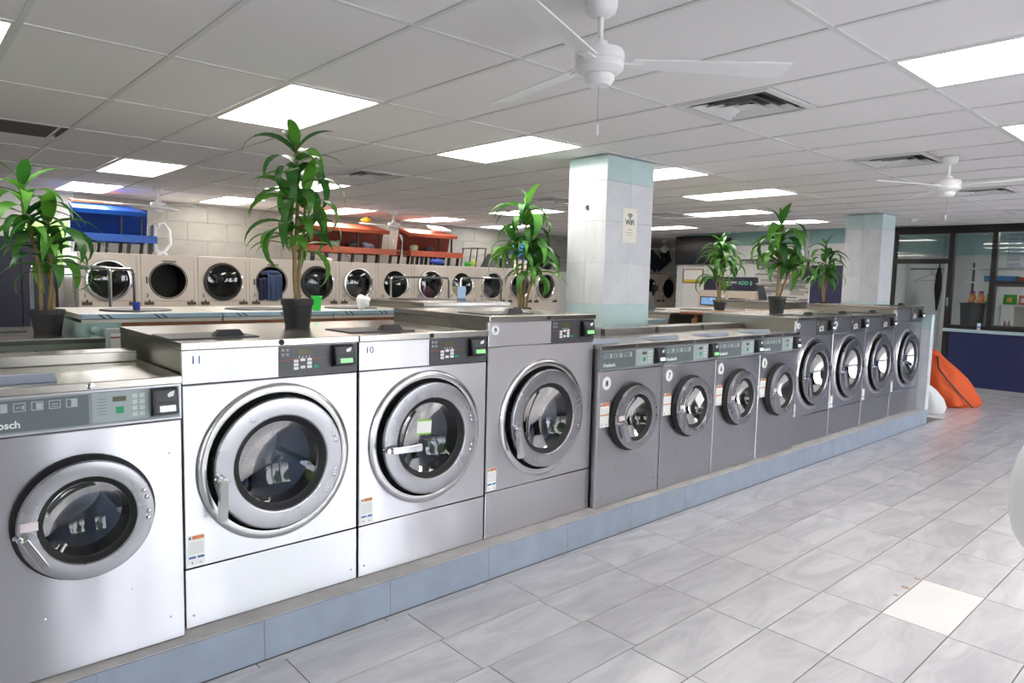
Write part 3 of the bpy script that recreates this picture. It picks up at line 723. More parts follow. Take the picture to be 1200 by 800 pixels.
big_washer(2, 7.515, 8.295, YR, 1.346-ZP, 'stainless washer with large door, second from the tiled end wall', .262, WT, -1.3, small_num=False, grip=.7, ringz=.645)
big_washer(1, 8.305, 9.185, YR, 1.42-ZP, 'tallest far stainless washer right beside the tiled end wall', .275, WT, -.3, small_num=False, grip=.7, ringz=.65)
# folded paper on the door of washer 7
fp = thing('paper_note', 'folded white paper note tucked in the door handle of washer 7', 'paper', (4.225, YS-.085, .735))
build('sheet', MB().add([(0,0,.07),(.055,-.004,.0),(.10,-.012,.06),(.05,-.006,.13)], [(0,1,2,3)]).add([(0,.002,.07),(.055,-.002,.0),(.10,-.010,.06),(.05,-.004,.13)], [(3,2,1,0)]), PAPER, fp, fix=False)

# ---- second row behind (backs towards the camera)
def rear_washer(x0, x1, ztop, label, style, y0=4.235, y1=5.12, flap=None, board=True):
    wd = x1-x0; h = ztop-ZP
    t = thing('washing_machine', label, 'washer', (x0, y0, ZP), group='washers of the second row')
    if style == 'teal':
        build('cabinet', MB().box(0, .02, 0, wd, y1-y0, h-.05), OLDTEAL, t)
        build('back_rail', MB().box(0, 0, h-.026, wd, .05, h), OLDBLUE, t, bevel=.002)
        build('top', MB().box(0, .05, h-.03, wd, y1-y0, h-.004), mat('old_top_pale', srgb(186, 180, 170), .3), t)
        build('seam', MB().box(0, .008, h-.029, wd, .022, h-.026), INK, t)
        build('pale_band', MB().box(0, .004, h-.048, wd, .022, h-.0295), mat('pale_enamel', srgb(205, 205, 196), .4), t)
        for q in (.14, .52):
            for s in (0, .035):
                build('slash_mark', MB().add([(wd*q+s, -.001, h-.024), (wd*q+s+.012, -.001, h-.024), (wd*q+s-.016, -.001, h-.003), (wd*q+s-.028, -.001, h-.003)], [(0,1,2,3)]), INK, t)
        build('hatch', MB().lathe([(.0001, h+.006), (.19, h+.005), (.2, h-.004)], 24, 'z', (wd*.5, .42, 0)), DARKGREY, t, smooth=True)
        if board: build('wood_board', MB().box(0, -.012, h-.098, wd, .012, h-.05), WOOD, t)
    else:
        build('cabinet', MB().box(0, .0, 0, wd, y1-y0, h-.03), S_SIDE, t, bevel=.003)
        build('lid', MB().box(-.003, -.01, h-.03, wd+.003, y1-y0+.01, h), S_LID, t, bevel=.003)
        build('dispenser_hatch', MB().box(wd*.2, .45, h, wd*.75, .75, h+.007), DARKGREY, t)
    if flap: build('open_flap', MB().hexa([(flap,.5,h),(flap+.2,.5,h),(flap+.2,.512,h),(flap,.512,h)], [(flap-.015,.56,h+.2),(flap+.185,.56,h+.2),(flap+.185,.572,h+.2),(flap-.015,.572,h+.2)]), DARKGREY, t)
    return t
rear_washer(-.62, .06, 1.262, 'low washer top of the second row at the left frame edge', 'steel')
rear_washer(.07, .74, 1.262, 'low washer of the second row carrying the leftmost potted plant', 'steel')
tk = rear_washer(.76, 1.485, 1.382, 'old pale teal washer of the second row with two round knobs', 'teal', board=False)
for q, zz in enumerate((.085, .13, .175)):
    build('knob', MB().lathe([(.0001, -.03), (.018, -.028), (.02, -.005), (.024, 0)], 16, 'y', (.06, .02, 1.382-ZP-zz)), OLDTEAL, tk, smooth=True)
bxx = build('control_box', MB().box(.105, -.03, .98, .22, .02, 1.125), mat('box_pale_grey', srgb(190, 198, 202), .4), tk)
build('yellow_label', MB().m(0).box(.125, -.032, 1.0, .2, -.03, 1.10).m(1).box(.125, -.033, 1.0, .2, -.031, 1.02).m(2).box(.125, -.033, 1.075, .2, -.031, 1.082), [PAPER, mat('label_yellow', srgb(225, 200, 60), .6), RED], bxx)
build('wood_board', MB().box(.19, -.012, 1.382-ZP-.098, .725, .012, 1.382-ZP-.05), WOOD, tk)
rear_washer(1.495, 2.215, 1.382, 'old pale blue washer of the second row with the green cup on it', 'teal')
rear_washer(2.225, 2.935, 1.382, 'old pale blue washer of the second row with the crumpled white tissue', 'teal')
rear_washer(2.945, 3.80, 1.435, 'tall steel washer of the second row behind washer 9', 'steel')
rear_washer(3.815, 4.445, 1.25, 'low washer of the second row beneath the plant by the near column', 'steel', y0=4.24)
rear_washer(5.12, 6.03, 1.25, 'old low teal washer of the second row right behind the near column', 'teal', board=False)
rear_washer(6.05, 6.80, 1.318, 'grey sided washer of the second row behind washer 4', 'steel', flap=.25)
rear_washer(6.81, 7.56, 1.318, 'old teal washer of the second row behind washer 3', 'teal')
rear_washer(7.57, 8.30, 1.318, 'old teal washer of the second row left of the tall steel one at the end', 'teal')
rear_washer(8.31, 9.18, 1.42, 'tall steel washer of the second row behind the last washer', 'steel', flap=.55)
# pipe chase between the two rows
ch = thing('service_chase', 'grey pipe chase rail with rivets between the two washer rows', 'rail', (0, 3.83, ZP))
build('rail', MB().box(-1.0, 0, 0, .78, .05, 1.09), mat('rail_olive', srgb(140, 150, 140), .4, .4), ch)
build('lip', MB().box(-1.0, -.02, 1.09, .78, .06, 1.11), mat('rail_dark', srgb(72, 74, 70), .5), ch)
for q in range(10): build('rivet', MB().lathe([(.012, 0), (.008, -.006), (.0001, -.008)], 8, 'y', (-.5+q*.125, 0, 1.05)), DARKGREY, ch)
wp = thing('wood_post', 'reddish brown wooden post standing between grey washer sides', 'post', (6.0, 3.86, ZP))
build('post', MB().box(-.02, 0, 0, .02, .06, 1.10), WOOD, wp)
wr = thing('wood_shelf', 'thin brown wooden shelf board behind the far right washers', 'shelf', (6.9, 3.84, 1.30))
wr.location.z = ZP
build('board', MB().box(-.8, 0, 1.135, 2.2, .3, 1.155), WOOD, wr)
for q in (-.6, .6, 1.9): build('leg', MB().box(q, .22, 0, q+.04, .26, 1.135), WOOD, wr)

# ================================================================== CEILING FIXTURES
for i, j, lab in light_cells:
    x, y = cell(i, j)
    t = thing('ceiling_light', lab, 'ceiling light', (x+DU/2, y+DV/2, ZC))
    part('frame', 'lframe', lambda: MB().box(-DU/2+.012, -DV/2+.012, 0, -DU/2+.028, DV/2-.012, .02).box(DU/2-.028, -DV/2+.012, 0, DU/2-.012, DV/2-.012, .02).box(-DU/2+.028, -DV/2+.012, 0, DU/2-.028, -DV/2+.028, .02).box(-DU/2+.028, DV/2-.028, 0, DU/2-.028, DV/2-.012, .02), GRIDM, t)
    part('diffuser', 'ldiff', lambda: MB().box(-DU/2+.028, -DV/2+.028, .006, DU/2-.028, DV/2-.028, .012), DIFF, t)
VENTD = mat('vent_dark', srgb(70, 70, 70), .8)
for vx, vy, lab in vent_cells:
    t = thing('ceiling_vent', lab, 'vent', (vx+.3, vy+.3, ZC))
    if vx < 1: 
        build('grille', MB().box(-.27, -.27, -.001, .27, .27, .004), mat('vent_brown_grey', srgb(92, 86, 84), .8), t); build('frame', MB().box(-.295, -.295, .0045, .295, .295, .006), GRIDM, t); continue
    part('backing', 'vback', lambda: MB().box(-.285, -.285, .03, .285, .285, .034), VENTD, t)
    part('frame', 'vframe', lambda: MB().box(-.295, -.295, -.004, .295, -.255, .01).box(-.295, .255, -.004, .295, .295, .01).box(-.295, -.255, -.004, -.255, .255, .01).box(.255, -.255, -.004, .295, .255, .01), GRIDM, t)
    for q, s in enumerate((.23, .165, .10)):
        def sl(s=s):
            mb = MB(); e = s-.045
            for k in range(4):
                pts = [Matrix.Rotation(k*PI/2, 3, 'Z') @ Vector(p) for p in ((-s, -s, -.004), (s, -s, -.004), (e, -e, .028), (-e, -e, .028))]
                mb.add(pts, [(0, 1, 2, 3)])
            return mb
        part('louvre', ('vlouv', q), sl, GRIDM, t, fix=False)
    part('centre_plate', 'vcen', lambda: MB().box(-.05, -.05, .0, .05, .05, .004), GRIDM, t)
def fan(x, y, a0, R, lab, chain=True):
    t = thing('ceiling_fan', lab, 'ceiling fan', (x, y, ZC))
    part('canopy', 'fcan', lambda: MB().lathe([(.062, 0), (.062, -.02), (.055, -.045), (.035, -.06), (.014, -.064)], 24, 'z'), FANW, t, smooth=True)
    part('downrod', 'frod', lambda: MB().cyl((0,0,-.06), (0,0,-.165), .0115, 12), FANW, t, smooth=True)
    mt = part('motor', 'fmot', lambda: MB().lathe([(.012, -.145), (.028, -.15), (.034, -.168), (.055, -.178), (.088, -.185), (.094, -.20), (.094, -.222), (.088, -.226), (.088, -.232), (.092, -.236), (.092, -.252), (.078, -.266), (.06, -.272), (.0001, -.272)], 32, 'z'), FANW, t, smooth=True)
    part('switch_cap', 'fcap', lambda: MB().lathe([(.052, -.27), (.058, -.276), (.057, -.295), (.042, -.312), (.0001, -.316)], 24, 'z'), FANW, mt, smooth=True)
    if chain:
        part('pull_chain', 'fchain', lambda: MB().cyl((0,0,-.315), (0,0,-.455), .0012, 5), CHROME, mt)
        part('chain_bob', 'fbob', lambda: MB().lathe([(.0001, -.45), (.004, -.455), (.006, -.485), (.004, -.495), (.0001, -.497)], 8, 'z'), WHITE, mt, smooth=True)
    for k in range(3):
        a = a0 + k*2*PI/3
        b = part('blade', ('fblade', R), lambda: MB().hexa([(.12, -.038, -.226), (R, -.055, -.222), (R, .06, -.245), (.12, .038, -.236)], [(.12, -.038, -.220), (R, -.055, -.216), (R, .06, -.239), (.12, .038, -.230)]), FANW, t, rot=(0, 0, a), bevel=.002)
        part('blade_iron', 'firon', lambda: MB().box(.075, -.018, -.237, .16, .018, -.229), FANW, b)
    return t
fan(2.035, 1.79, math.radians(80), .72, 'large white three-blade ceiling fan with pull chain nearest the camera')
fan(6.30, 1.83, math.radians(156), .78, 'white three-blade ceiling fan at right above the last washers')
fan(2.61, 9.65, math.radians(175), .6, 'small distant white ceiling fan in front of the blue benches')
fan(6.13, 9.68, math.radians(178), .6, 'small distant white ceiling fan in front of the red benches')
fan(14.1, 10.1, math.radians(150), .60, 'tiny far ceiling fan in the alcove beside the television')
def detector(p, lab):
    t = thing('smoke_detector', lab, 'detector', (p.x, p.y, ZC))
    build('base', MB().lathe([(.065, 0), (.065, -.012), (.058, -.016)], 20, 'z'), WHITE, t, smooth=True)
    build('cover', MB().lathe([(.055, -.016), (.05, -.035), (.03, -.042), (.0001, -.043)], 20, 'z'), WHITE, t, smooth=True)
detector(P(42, 196, 2, ZC), 'round white smoke detector above the leftmost plant')
detector(P(1069, 257, 2, ZC), 'round white smoke detector right of the far column')

# ================================================================== PLANTS
def leaf_fn(L, W, droop, curl):
    def fn():
        mb = MB(); rows = []; n = 9
        ang = 0.75; x = z = 0
        for i in range(n+1):
            t = i/n; wd = W*math.sin(PI*min(1, .08+.92*t)**0.75)*(1 if t < .97 else .2)
            if i: x += L/n*math.cos(ang); z += L/n*math.sin(ang); ang -= droop/n*(1+.6*t)
            tw = curl*t
            up = wd*.22
            rows.append([(x, -wd*math.cos(tw), z+up-wd*math.sin(tw)), (x, 0, z), (x, wd*math.cos(tw), z+up+wd*math.sin(tw))])
        return mb.strip(rows)
    return fn
LV = [(.36, .030, 1.9, .2), (.32, .034, 2.4, -.3), (.30, .028, 1.5, .15), (.38, .031, 2.8, .3), (.22, .028, 1.0, 0)]
def plant(loc, pot_r, pot_h, height, label, seed, heads, scale=1.0, lean=0.0, tip=True):
    rnd = random.Random(seed)
    t = thing('potted_plant', label, 'potted plant', loc)
    if pot_r:
        build('pot', MB().lathe([(pot_r*.74, 0), (pot_r*.93, pot_h*.78), (pot_r*.95, pot_h*.8), (pot_r*1.0, pot_h*.8), (pot_r*1.0, pot_h), (pot_r*.92, pot_h), (pot_r*.88, pot_h*.7)], 28, 'z').disc(pot_r*.74, 28, 'z', (0, 0, 0)), POT, t, smooth=True)
        build('soil', MB().lathe([(pot_r*.89, pot_h*.84), (pot_r*.4, pot_h*.9), (.0001, pot_h*.92)], 16, 'z'), SOIL, t, smooth=True)
    for hd in heads:   # (x0, y0, x1, y1, z_top, n_leaves, z_from)
        x0, y0, x1, y1, zt, nl, zf = hd; nl = int(nl*1.35)
        z0 = pot_h*.85
        pts = [(x0 + (x1-x0)*q**1.3 + .008*math.sin(q*7+seed), y0 + (y1-y0)*q**1.3, z0 + (zt-z0)*q) for q in [k/6 for k in range(7)]]
        st = build('stem', MB().tube(pts, [.0125*scale - .0035*scale*(k/6) for k in range(7)], 7), CANE, t, smooth=True)
        for k in range(nl):
            f = k/max(nl-1, 1); z = zf + (zt-zf)*f
            q = (z-z0)/(zt-z0); px_, py_ = x0+(x1-x0)*max(q, 0)**1.3, y0+(y1-y0)*max(q, 0)**1.3
            v = rnd.randrange(4) if f < .88 else 4
            L, W, dr, cu = LV[v]
            o = part('leaf', ('leaf', v), leaf_fn(L, W, dr, cu), LEAF, st, (px_, py_, z), (rnd.uniform(-.25, .25), -.55*(f > .88) - rnd.uniform(-.35, .15), k*2.4 + rnd.uniform(-.3, .3)), smooth=True, fix=False)
            s = scale*rnd.uniform(.8, 1.12); s *= 1.28; o.scale = (s, s*rnd.uniform(.85, 1.1), s*.9)
        if tip:
            o = part('leaf', ('leaf', 4), None, LEAF, st, (x1, y1, zt), (0, -.75, rnd.uniform(0, 6)), smooth=True, fix=False); o.scale = (scale*.8,)*3
    return t
plant((1.575, 3.40, 1.3462), .082, .148, .98, 'tall leafy dracaena plant in a dark grey pot on washer 11', 3,
      [(-.006, 0, .005, .01, .93, 16, .62), (.012, .008, .04, -.02, .70, 13, .42), (-.004, -.01, -.04, .01, .55, 9, .38)], .86)
plant((.645, 4.5, 1.2622), .085, .135, .8, 'leafy dracaena plant in a black pot at the left frame edge', 5,
      [(-.02, 0, -.09, .02, .80, 18, .52), (.015, .01, .02, -.02, .62, 12, .40), (.035, 0, .0, .05, .42, 8, .30)], .86)
p3 = plant((4.10, 4.40, 1.2502), .08, .13, .95, 'dracaena plant with bare canes standing left of the near column', 9,
      [(-.02, 0, .0, -.03, 1.02, 13, .80), (.02, .01, .10, .0, .78, 18, .55), (-.035, .0, -.08, .03, .70, 10, .55), (.03, -.02, .08, -.06, .48, 11, .38)], .98)
plant((6.62, 3.36, 1.3462), .088, .17, .95, 'leafy dracaena plant in a dark pot on the far washers before the stone wall', 12,
      [(-.01, 0, .0, 0, .90, 17, .60), (.012, 0, .02, .02, .70, 12, .50), (.02, -.01, .12, -.08, .46, 10, .42)], 1.08)
plant((7.28, 4.40, 1.3182), .075, .10, .85, 'bushy dracaena plant in front of the television and navy sign', 15,
      [(-.015, 0, -.02, 0, .80, 18, .52), (.012, .01, .05, -.03, .68, 14, .45), (-.01, 0, -.06, .05, .40, 8, .32)], .86)
plant((9.0, 3.94, 1.3332+.0), .07, .10, .85, 'smaller dracaena plant in front of the dark navy panel left of the far column', 21,
      [(-.012, 0, -.01, 0, .82, 13, .55), (.012, 0, .06, -.03, .62, 12, .42), (.0, 0, -.05, .04, .45, 7, .35)], .84)

# ================================================================== DRYERS along the back wall
YD, DW, ZD = 10.2, .727, 1.842
dry_labels = ['first cream tumble dryer from the left with chrome door ring, numbered 1', 'second cream dryer from the left with a black open drum hole', 'third cream dryer from the left with thick black door ring reflecting trees',
 'fourth cream dryer from the left with blue jeans hanging out of its drum', 'fifth cream dryer with black door ring right behind the washer 11 plant', 'sixth cream dryer from the left with chrome ring and pale laundry inside',
 'seventh cream dryer from the left with its round door ajar', 'eighth cream dryer from the left with pink laundry behind the glass', 'ninth cream dryer from the left with a slightly open door',
 'tenth cream dryer from the left with white laundry behind the glass', 'eleventh cream dryer from the left, half hidden by a dark upright flap', 'twelfth cream dryer from the left beside the plant by the near column',
 'thirteenth cream dryer from the left, hidden behind the near column', 'fourteenth cream dryer from the left, hidden behind the near column', 'fifteenth cream dryer from the left, hidden behind the near column',
 'sixteenth cream dryer from the left, hidden behind the near column', 'cream dryer in the alcove right of the near column with open round door', 'last cream dryer in the alcove beside the white corner post']
RINGB = mat('dryer_ring_black', srgb(38, 34, 34), .35)
DGL = thin_glass('dryer_glass', (.55, .56, .58, 1), .01, 1.75)
variants = ['chrome', 'none', 'black', 'none', 'black', 'chrome', 'ajar', 'chrome', 'ajar', 'chrome', 'chrome', 'chrome', 'chrome', 'chrome', 'chrome', 'chrome', 'open', 'none']
for k in range(18):
    if 12 <= k <= 15: continue
    x0 = 1.80 + k*DW
    t = thing('tumble_dryer', dry_labels[k], 'dryer', (x0, YD, 0))
    v = variants[k]; cx, cz, R = DW*.47, 1.49, .262
    part('cabinet', 'dcab', lambda: MB().box(.002, .021, 0, DW-.002, .95, ZD, 'trklb'), CREAM, t)
    part('front_panel', 'dfp', lambda: plate_hole(.002, .95, DW-.002, ZD, cx, cz, R*.88), CREAM, t)
    part('lower_panel', 'dlp', lambda: MB().box(.002, 0, 0, DW-.002, .02, .945), CREAM, t, bevel=.003)
    part('drum', 'ddrum', lambda: MB().lathe([(R*.88, .02), (R*1.1, .03), (R*1.1, .6), (.0001, .62)], 28, 'y', (cx, 0, cz)), DARKHOLE, t, smooth=True, fix=False)
    part('door_seam', 'dseam', lambda: MB().box(.03, -.0008, 1.215, DW-.03, .0005, 1.22).box(DW-.055, -.0008, 1.215, DW-.05, .0005, 1.80), mat('seam_brown', srgb(150, 132, 122), .6), t)
    for q in (.035, DW-.15):
        s = part('coin_box', 'dcoin', lambda: MB().box(0, -.02, 1.165, .115, 0, 1.205), mat('coin_bronze', srgb(92, 74, 56), .45, .3), t, (q, 0, 0), bevel=.002)
        part('key', 'dkey', lambda: MB().box(.05, -.03, 1.195, .064, -.018, 1.235), BLACK, s)
    text('number', str(2*k+1), .07, INK, t, (.055, -.002, 1.265), bold=True)
    if v in ('chrome', 'ajar', 'black', 'open'):
        ang = {'chrome': 0, 'black': 0, 'ajar': -.45, 'open': -1.2}[v]
        M = RINGB if v in ('black', 'open') else S_RING
        hx = cx + R*1.03
        d = part('door', ('ddoor', M.name), lambda: MB().lathe([(R*1.03, 0), (R*1.04, -.02), (R*1.0, -.04), (R*.92, -.042), (R*.86, -.02), (R*.85, .0)], 44, 'y', (-R*1.03, 0, 0)), M, t, (hx, -.002, cz), (0, 0, ang), smooth=True)
        part('glass', 'ddglass', lambda: MB().lathe([(R*.86, -.012), (R*.5, -.026), (.0001, -.032)], 32, 'y', (-R*1.03, 0, 0)), DGL, d, smooth=True)
        part('hinge', 'dhinge', lambda: MB().box(-.012, -.012, -.09, .012, .0, -.05).box(-.012, -.012, .05, .012, 0, .09), CHROME, d)
    else:
        part('opening_rim', 'drim', lambda: MB().lathe([(R*.9, -.004), (R*.93, -.008), (R*.95, 0)], 40, 'y', (cx, 0, cz)), RINGB, t, smooth=True)
        part('latch', 'dlatch', lambda: MB().box(cx-R*1.08, -.015, cz-.04, cx-R*1.0, 0, cz+.05).box(cx-.07, -.012, cz+R*.98, cx+.1, 0, cz+R*1.05), mat('latch_grey', srgb(110, 104, 98), .4, .5), t)
LAUN = [(5, srgb(214, 204, 188), 'pile of pale laundry inside the sixth dryer'), (4, srgb(150, 160, 170), 'heap of grey and white laundry inside the fifth dryer'), (7, srgb(190, 110, 125), 'pink laundry inside the eighth dryer'), (8, srgb(186, 178, 140), 'yellowish laundry inside the ninth dryer'), (9, srgb(190, 188, 190), 'white laundry inside the tenth dryer'), (10, srgb(160, 175, 165), 'pale green laundry inside the eleventh dryer')]
def blob(name, loc, r, M, label, cat, seed, sq=(1, 1, .7), amp=.25, parent=None, sub=3):
    rnd = random.Random(seed); bm = bmesh.new(); bmesh.ops.create_icosphere(bm, subdivisions=sub, radius=1)
    ph = [Vector((rnd.uniform(-1, 1), rnd.uniform(-1, 1), rnd.uniform(-1, 1))).normalized()*rnd.uniform(2.5, 6) for _ in range(9)]
    for v in bm.verts:
        s = 1 + amp*sum(math.sin(v.co.dot(q) + i) for i, q in enumerate(ph))/4.5
        v.co = Vector((v.co.x*sq[0]*r*s, v.co.y*sq[1]*r*s, v.co.z*sq[2]*r*s))
    zm = min(v.co.z for v in bm.verts)
    for v in bm.verts: v.co.z -= zm
    me = bpy.data.meshes.new(name); bm.to_mesh(me); bm.free()
    me.polygons.foreach_set('use_smooth', [True]*len(me.polygons)); me.materials.append(M)
    o = link(name, me, parent, loc)
    if label: tag(o, label, cat)
    return o
for k, col, lab in LAUN:
    x = 1.80 + k*DW + DW*.47
    blob('laundry_pile', (x, YD+.27, 1.208), .19, mat('laundry_%d' % k, col, .9, var=.25, vscale=14), lab, 'laundry', k, (1, .95, .75), .4)
# jeans over the rim of the fourth dryer
jx = 1.80 + 3*DW
def cloth(x0, x1, zt, zb, y, ph):
    mb = MB(); rows = []
    for q in range(9):
        t = q/8; z = zt + (zb-zt)*max(0, (t-.18)/.82)
        yy = y + .10*(1-t/.18) if t < .18 else y - .012
        rows.append([(x0+(x1-x0)*s/10, yy - .022*math.sin(s*1.9+ph)*min(1, t*2) , z + .01*math.sin(s*.9+ph) - .0*s) for s in range(11)])
    return mb.strip(rows)
jt = thing('hanging_jeans', 'blue denim jeans hanging out of the fourth dryer', 'jeans', (jx, YD, 1.2))
DEN = mat('denim', srgb(72, 88, 122), .9, var=.15, vscale=30); DEN2 = mat('denim_dark', srgb(48, 54, 84), .9)
build('leg', cloth(.26, .48, .42, .02, -.03, .4), DEN, jt, smooth=True, fix=False)
build('leg', cloth(.12, .30, .36, .03, -.022, 2.2), DEN2, jt, smooth=True, fix=False)
build('waistband', MB().tube([(.20, .05, .42), (.30, .0, .445), (.42, -.01, .44), (.49, .05, .40)], .03, 8), DEN, jt, smooth=True)

# ---- things stored on top of the dryers
def bench(loc, L, label, cs, cb, legs_n, tilt=True):
    """moulded waiting-room bench module: seat tray with raised rims, back shelf on struts, black legs"""
    t = thing('bench_module', label, 'bench', loc)
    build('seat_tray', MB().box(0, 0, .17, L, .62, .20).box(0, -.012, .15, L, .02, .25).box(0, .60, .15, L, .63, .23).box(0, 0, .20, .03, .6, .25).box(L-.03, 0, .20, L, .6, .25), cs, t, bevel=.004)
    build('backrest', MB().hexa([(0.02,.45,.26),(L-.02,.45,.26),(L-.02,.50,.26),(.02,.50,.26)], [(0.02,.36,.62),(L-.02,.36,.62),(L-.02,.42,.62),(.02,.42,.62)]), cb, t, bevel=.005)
    build('top_board', MB().hexa([(-.02,.02,.50),(L-.12,.02,.50),(L-.22,.40,.62),(.0,.40,.62)], [(-.02,.0,.56),(L-.12,.0,.56),(L-.22,.40,.66),(.0,.40,.66)]), cs, t, bevel=.004)
    for q in (L*.55, L*.8): build('strut', MB().box(q, .04, .20, q+.02, .07, .52), BLACK, t)
    for q in range(legs_n):
        x = .06 + (L-.16)*q/(legs_n-1)
        build('leg', MB().hexa([(x,.05,0),(x+.04,.05,0),(x+.04,.09,0),(x,.09,0)], [(x+.02,.05,.17),(x+.06,.05,.17),(x+.06,.09,.17),(x+.02,.09,.17)]), BLACK, t)
        build('leg', MB().hexa([(x,.5,0),(x+.04,.5,0),(x+.04,.54,0),(x,.54,0)], [(x+.02,.5,.17),(x+.06,.5,.17),(x+.06,.54,.17),(x+.02,.54,.17)]), BLACK, t)
    return t
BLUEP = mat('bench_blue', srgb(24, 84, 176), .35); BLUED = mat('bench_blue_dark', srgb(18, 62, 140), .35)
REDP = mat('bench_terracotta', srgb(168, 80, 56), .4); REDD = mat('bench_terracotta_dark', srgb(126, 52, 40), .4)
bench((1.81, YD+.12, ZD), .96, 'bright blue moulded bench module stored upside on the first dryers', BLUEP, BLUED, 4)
br = thing('board', 'orange brown board lying on the blue bench module', 'board', (1.83, YD+.16, ZD+.58))
br.location = (1.83, YD+.16, ZD)
build('panel', MB().hexa([(0,.28,.665),(.62,.28,.665),(.62,.48,.69),(0,.48,.69)], [(0,.28,.685),(.62,.28,.685),(.62,.48,.71),(0,.48,.71)]), REDP, br)
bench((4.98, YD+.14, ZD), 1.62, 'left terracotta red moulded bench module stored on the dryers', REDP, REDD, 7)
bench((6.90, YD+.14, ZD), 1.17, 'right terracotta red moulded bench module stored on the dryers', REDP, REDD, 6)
# white plastic chair lying on its side next to the blue bench
wc = thing('plastic_chair', 'white plastic chair lying beside the blue bench on the dryers', 'chair', (2.82, YD+.35, ZD+.003))
build('back', MB().tube([(0,0,.02),(.10,0,.05),(.18,0,.16),(.17,.0,.34),(.10,0,.44),(.02,0,.42)], .025, 8), WHITE, wc, smooth=True)
build('seat', MB().box(-.02, .05, .04, .03, .42, .42), WHITE, wc, bevel=.01)
for q in (.08, .38): build('leg', MB().cyl((.03, q, .06), (.16, q, .012), .014, 8), WHITE, wc)
# jumble on and under the red benches
JB = [(5.55, 2.12, .09, srgb(110, 125, 110), 'grey green bundle on the left red bench'), (5.9, 2.12, .08, srgb(40, 48, 52), 'dark cloth bundle on the left red bench'), (6.15, 2.12, .08, srgb(120, 130, 150), 'grey blue bundle on the left red bench'),
      (7.12, 2.10, .08, srgb(150, 160, 130), 'olive bundle on the right red bench'), (7.46, 2.10, .08, srgb(44, 42, 48), 'black bundle on the right red bench')]
for k, (x, z, r, col, lab) in enumerate(JB):
    blob('cloth_bundle', (x, YD+.36, ZD+.201), r, mat('bundle_%d' % k, col, .8, var=.3, vscale=20), lab, 'bundle', 40+k, (1.3, .9, 1), .4, sub=2)
for (x, r, col, lab, sq) in ((7.45, .10, srgb(36, 76, 170), 'blue plastic bag squeezed under the right red bench', (1.8, .8, .55)), (8.16, .055, srgb(40, 165, 50), 'bright green bag beside the right red bench', (1.2, .8, .9)), (8.30, .045, srgb(170, 200, 60), 'yellow green bag beside the right red bench', (1.0, .8, 1.6)),
      (5.3, .05, srgb(235, 235, 230), 'white paper bundle under the left red bench', (1.5, .8, .6))):
    blob('plastic_bag', (x, YD+.10, ZD+.001), r, mat('bag_%s' % lab[:6].replace(' ', '_'), col, .35), lab, 'bag', int(x*100), sq, .35, sub=2)
hl = thing('coat_hangers', 'tangle of grey wire hangers between the two red benches', 'hangers', (6.67, YD+.14, ZD))
for q in range(7):
    build('hanger', MB().tube([(0.0+q*.018, .01*q, .001), (.04+q*.015, .02*q, .2+.02*q), (.08+.014*q, .03+.02*q, .38+.02*q), (.02+.02*q, .05+.02*q, .52)], .006, 5), mat('wire_grey', srgb(170, 170, 165), .4, .6), hl)
yb = blob('yellow_bundle', (6.12, YD+.30, ZD+.662), .07, mat('bundle_yellow', srgb(190, 160, 50), .7), 'yellow bundle on top of the left red bench', 'bundle', 77, (1.5, .9, .8), .4, sub=2)
wpn = tag(build('white_panel', MB().box(0, 0, 0, .42, .3, .012), WHITE, None, (7.42, YD+.19, ZD+.640), (.3, 0, 0), bevel=.003), 'white panel lying on the right red bench top', 'panel')
# rolling rack frame, cases, blue bundle right of the benches
rk = thing('wire_rack', 'small black metal rack leaning right of the red benches', 'rack', (8.40, YD+.16, ZD+.002))
for x, y in ((.0, 0), (.2, 0), (.0, .45), (.2, .45)): build('leg', MB().cyl((x, y, 0), (x+.05, y, .36), .012, 6), BLACK, rk)
build('shelf', MB().box(.03, -.02, .355, .27, .48, .37), DARKGREY, rk)
cs_ = thing('suitcase', 'dark grey case leaning on the dryers right of the red benches', 'case', (9.0, YD+.15, ZD))
build('shell', MB().hexa([(-.28,0,0),(.02,0,0),(.02,.3,0),(-.28,.3,0)], [(-.08,.05,.28),(.04,.05,.28),(.04,.28,.28),(-.08,.28,.28)]), mat('case_grey', srgb(84, 82, 86), .4), cs_, bevel=.02)
build('shell', MB().box(.06, 0, 0, .40, .3, .20), mat('case_dark', srgb(66, 63, 68), .4), cs_, bevel=.025)
build('badge', MB().lathe([(.0001, -.004), (.018, -.002), (.018, .002)], 12, 'y', (.2, .0, .11)), WHITE, cs_)
bb = thing('blue_bundle', 'bright blue stuffed bundle with white straps on the dryers', 'bundle', (9.78, YD+.12, ZD))
BBM = mat('bundle_bright_blue', srgb(20, 140, 215), .4, var=.15, vscale=14)
blob('roll', (-.16, .16, .22), .17, BBM, None, None, 91, (1.15, .9, .95), .18, bb)
blob('roll', (.12, .16, .06), .17, BBM, None, None, 93, (1.1, .9, .95), .22, bb)
build('strap', MB().tube([(-.04, -.0, .30), (.0, -.02, .22), (.06, .02, .16)], .016, 6), WHITE, bb)
build('base', MB().hexa([(-.3,.02,0),(.3,.02,0),(.3,.35,0),(-.3,.35,0)], [(-.1,.05,.2),(.2,.05,.09),(.2,.32,.09),(-.1,.32,.2)]), mat('sack_cream', srgb(205, 205, 195), .8), bb, bevel=.02)
gb = thing('black_bag', 'black bag with green trim on the dryers behind the plant canes', 'bag', (10.42, YD+.12, ZD))
blob('sack', (0, .15, 0), .18, BLACK, None, None, 55, (1.2, .8, .9), .3, gb)
build('trim', MB().tube([(-.22, .02, .05), (-.12, -.01, .2), (.02, 0, .3)], .014, 6), mat('trim_green', srgb(70, 150, 60), .5), gb)
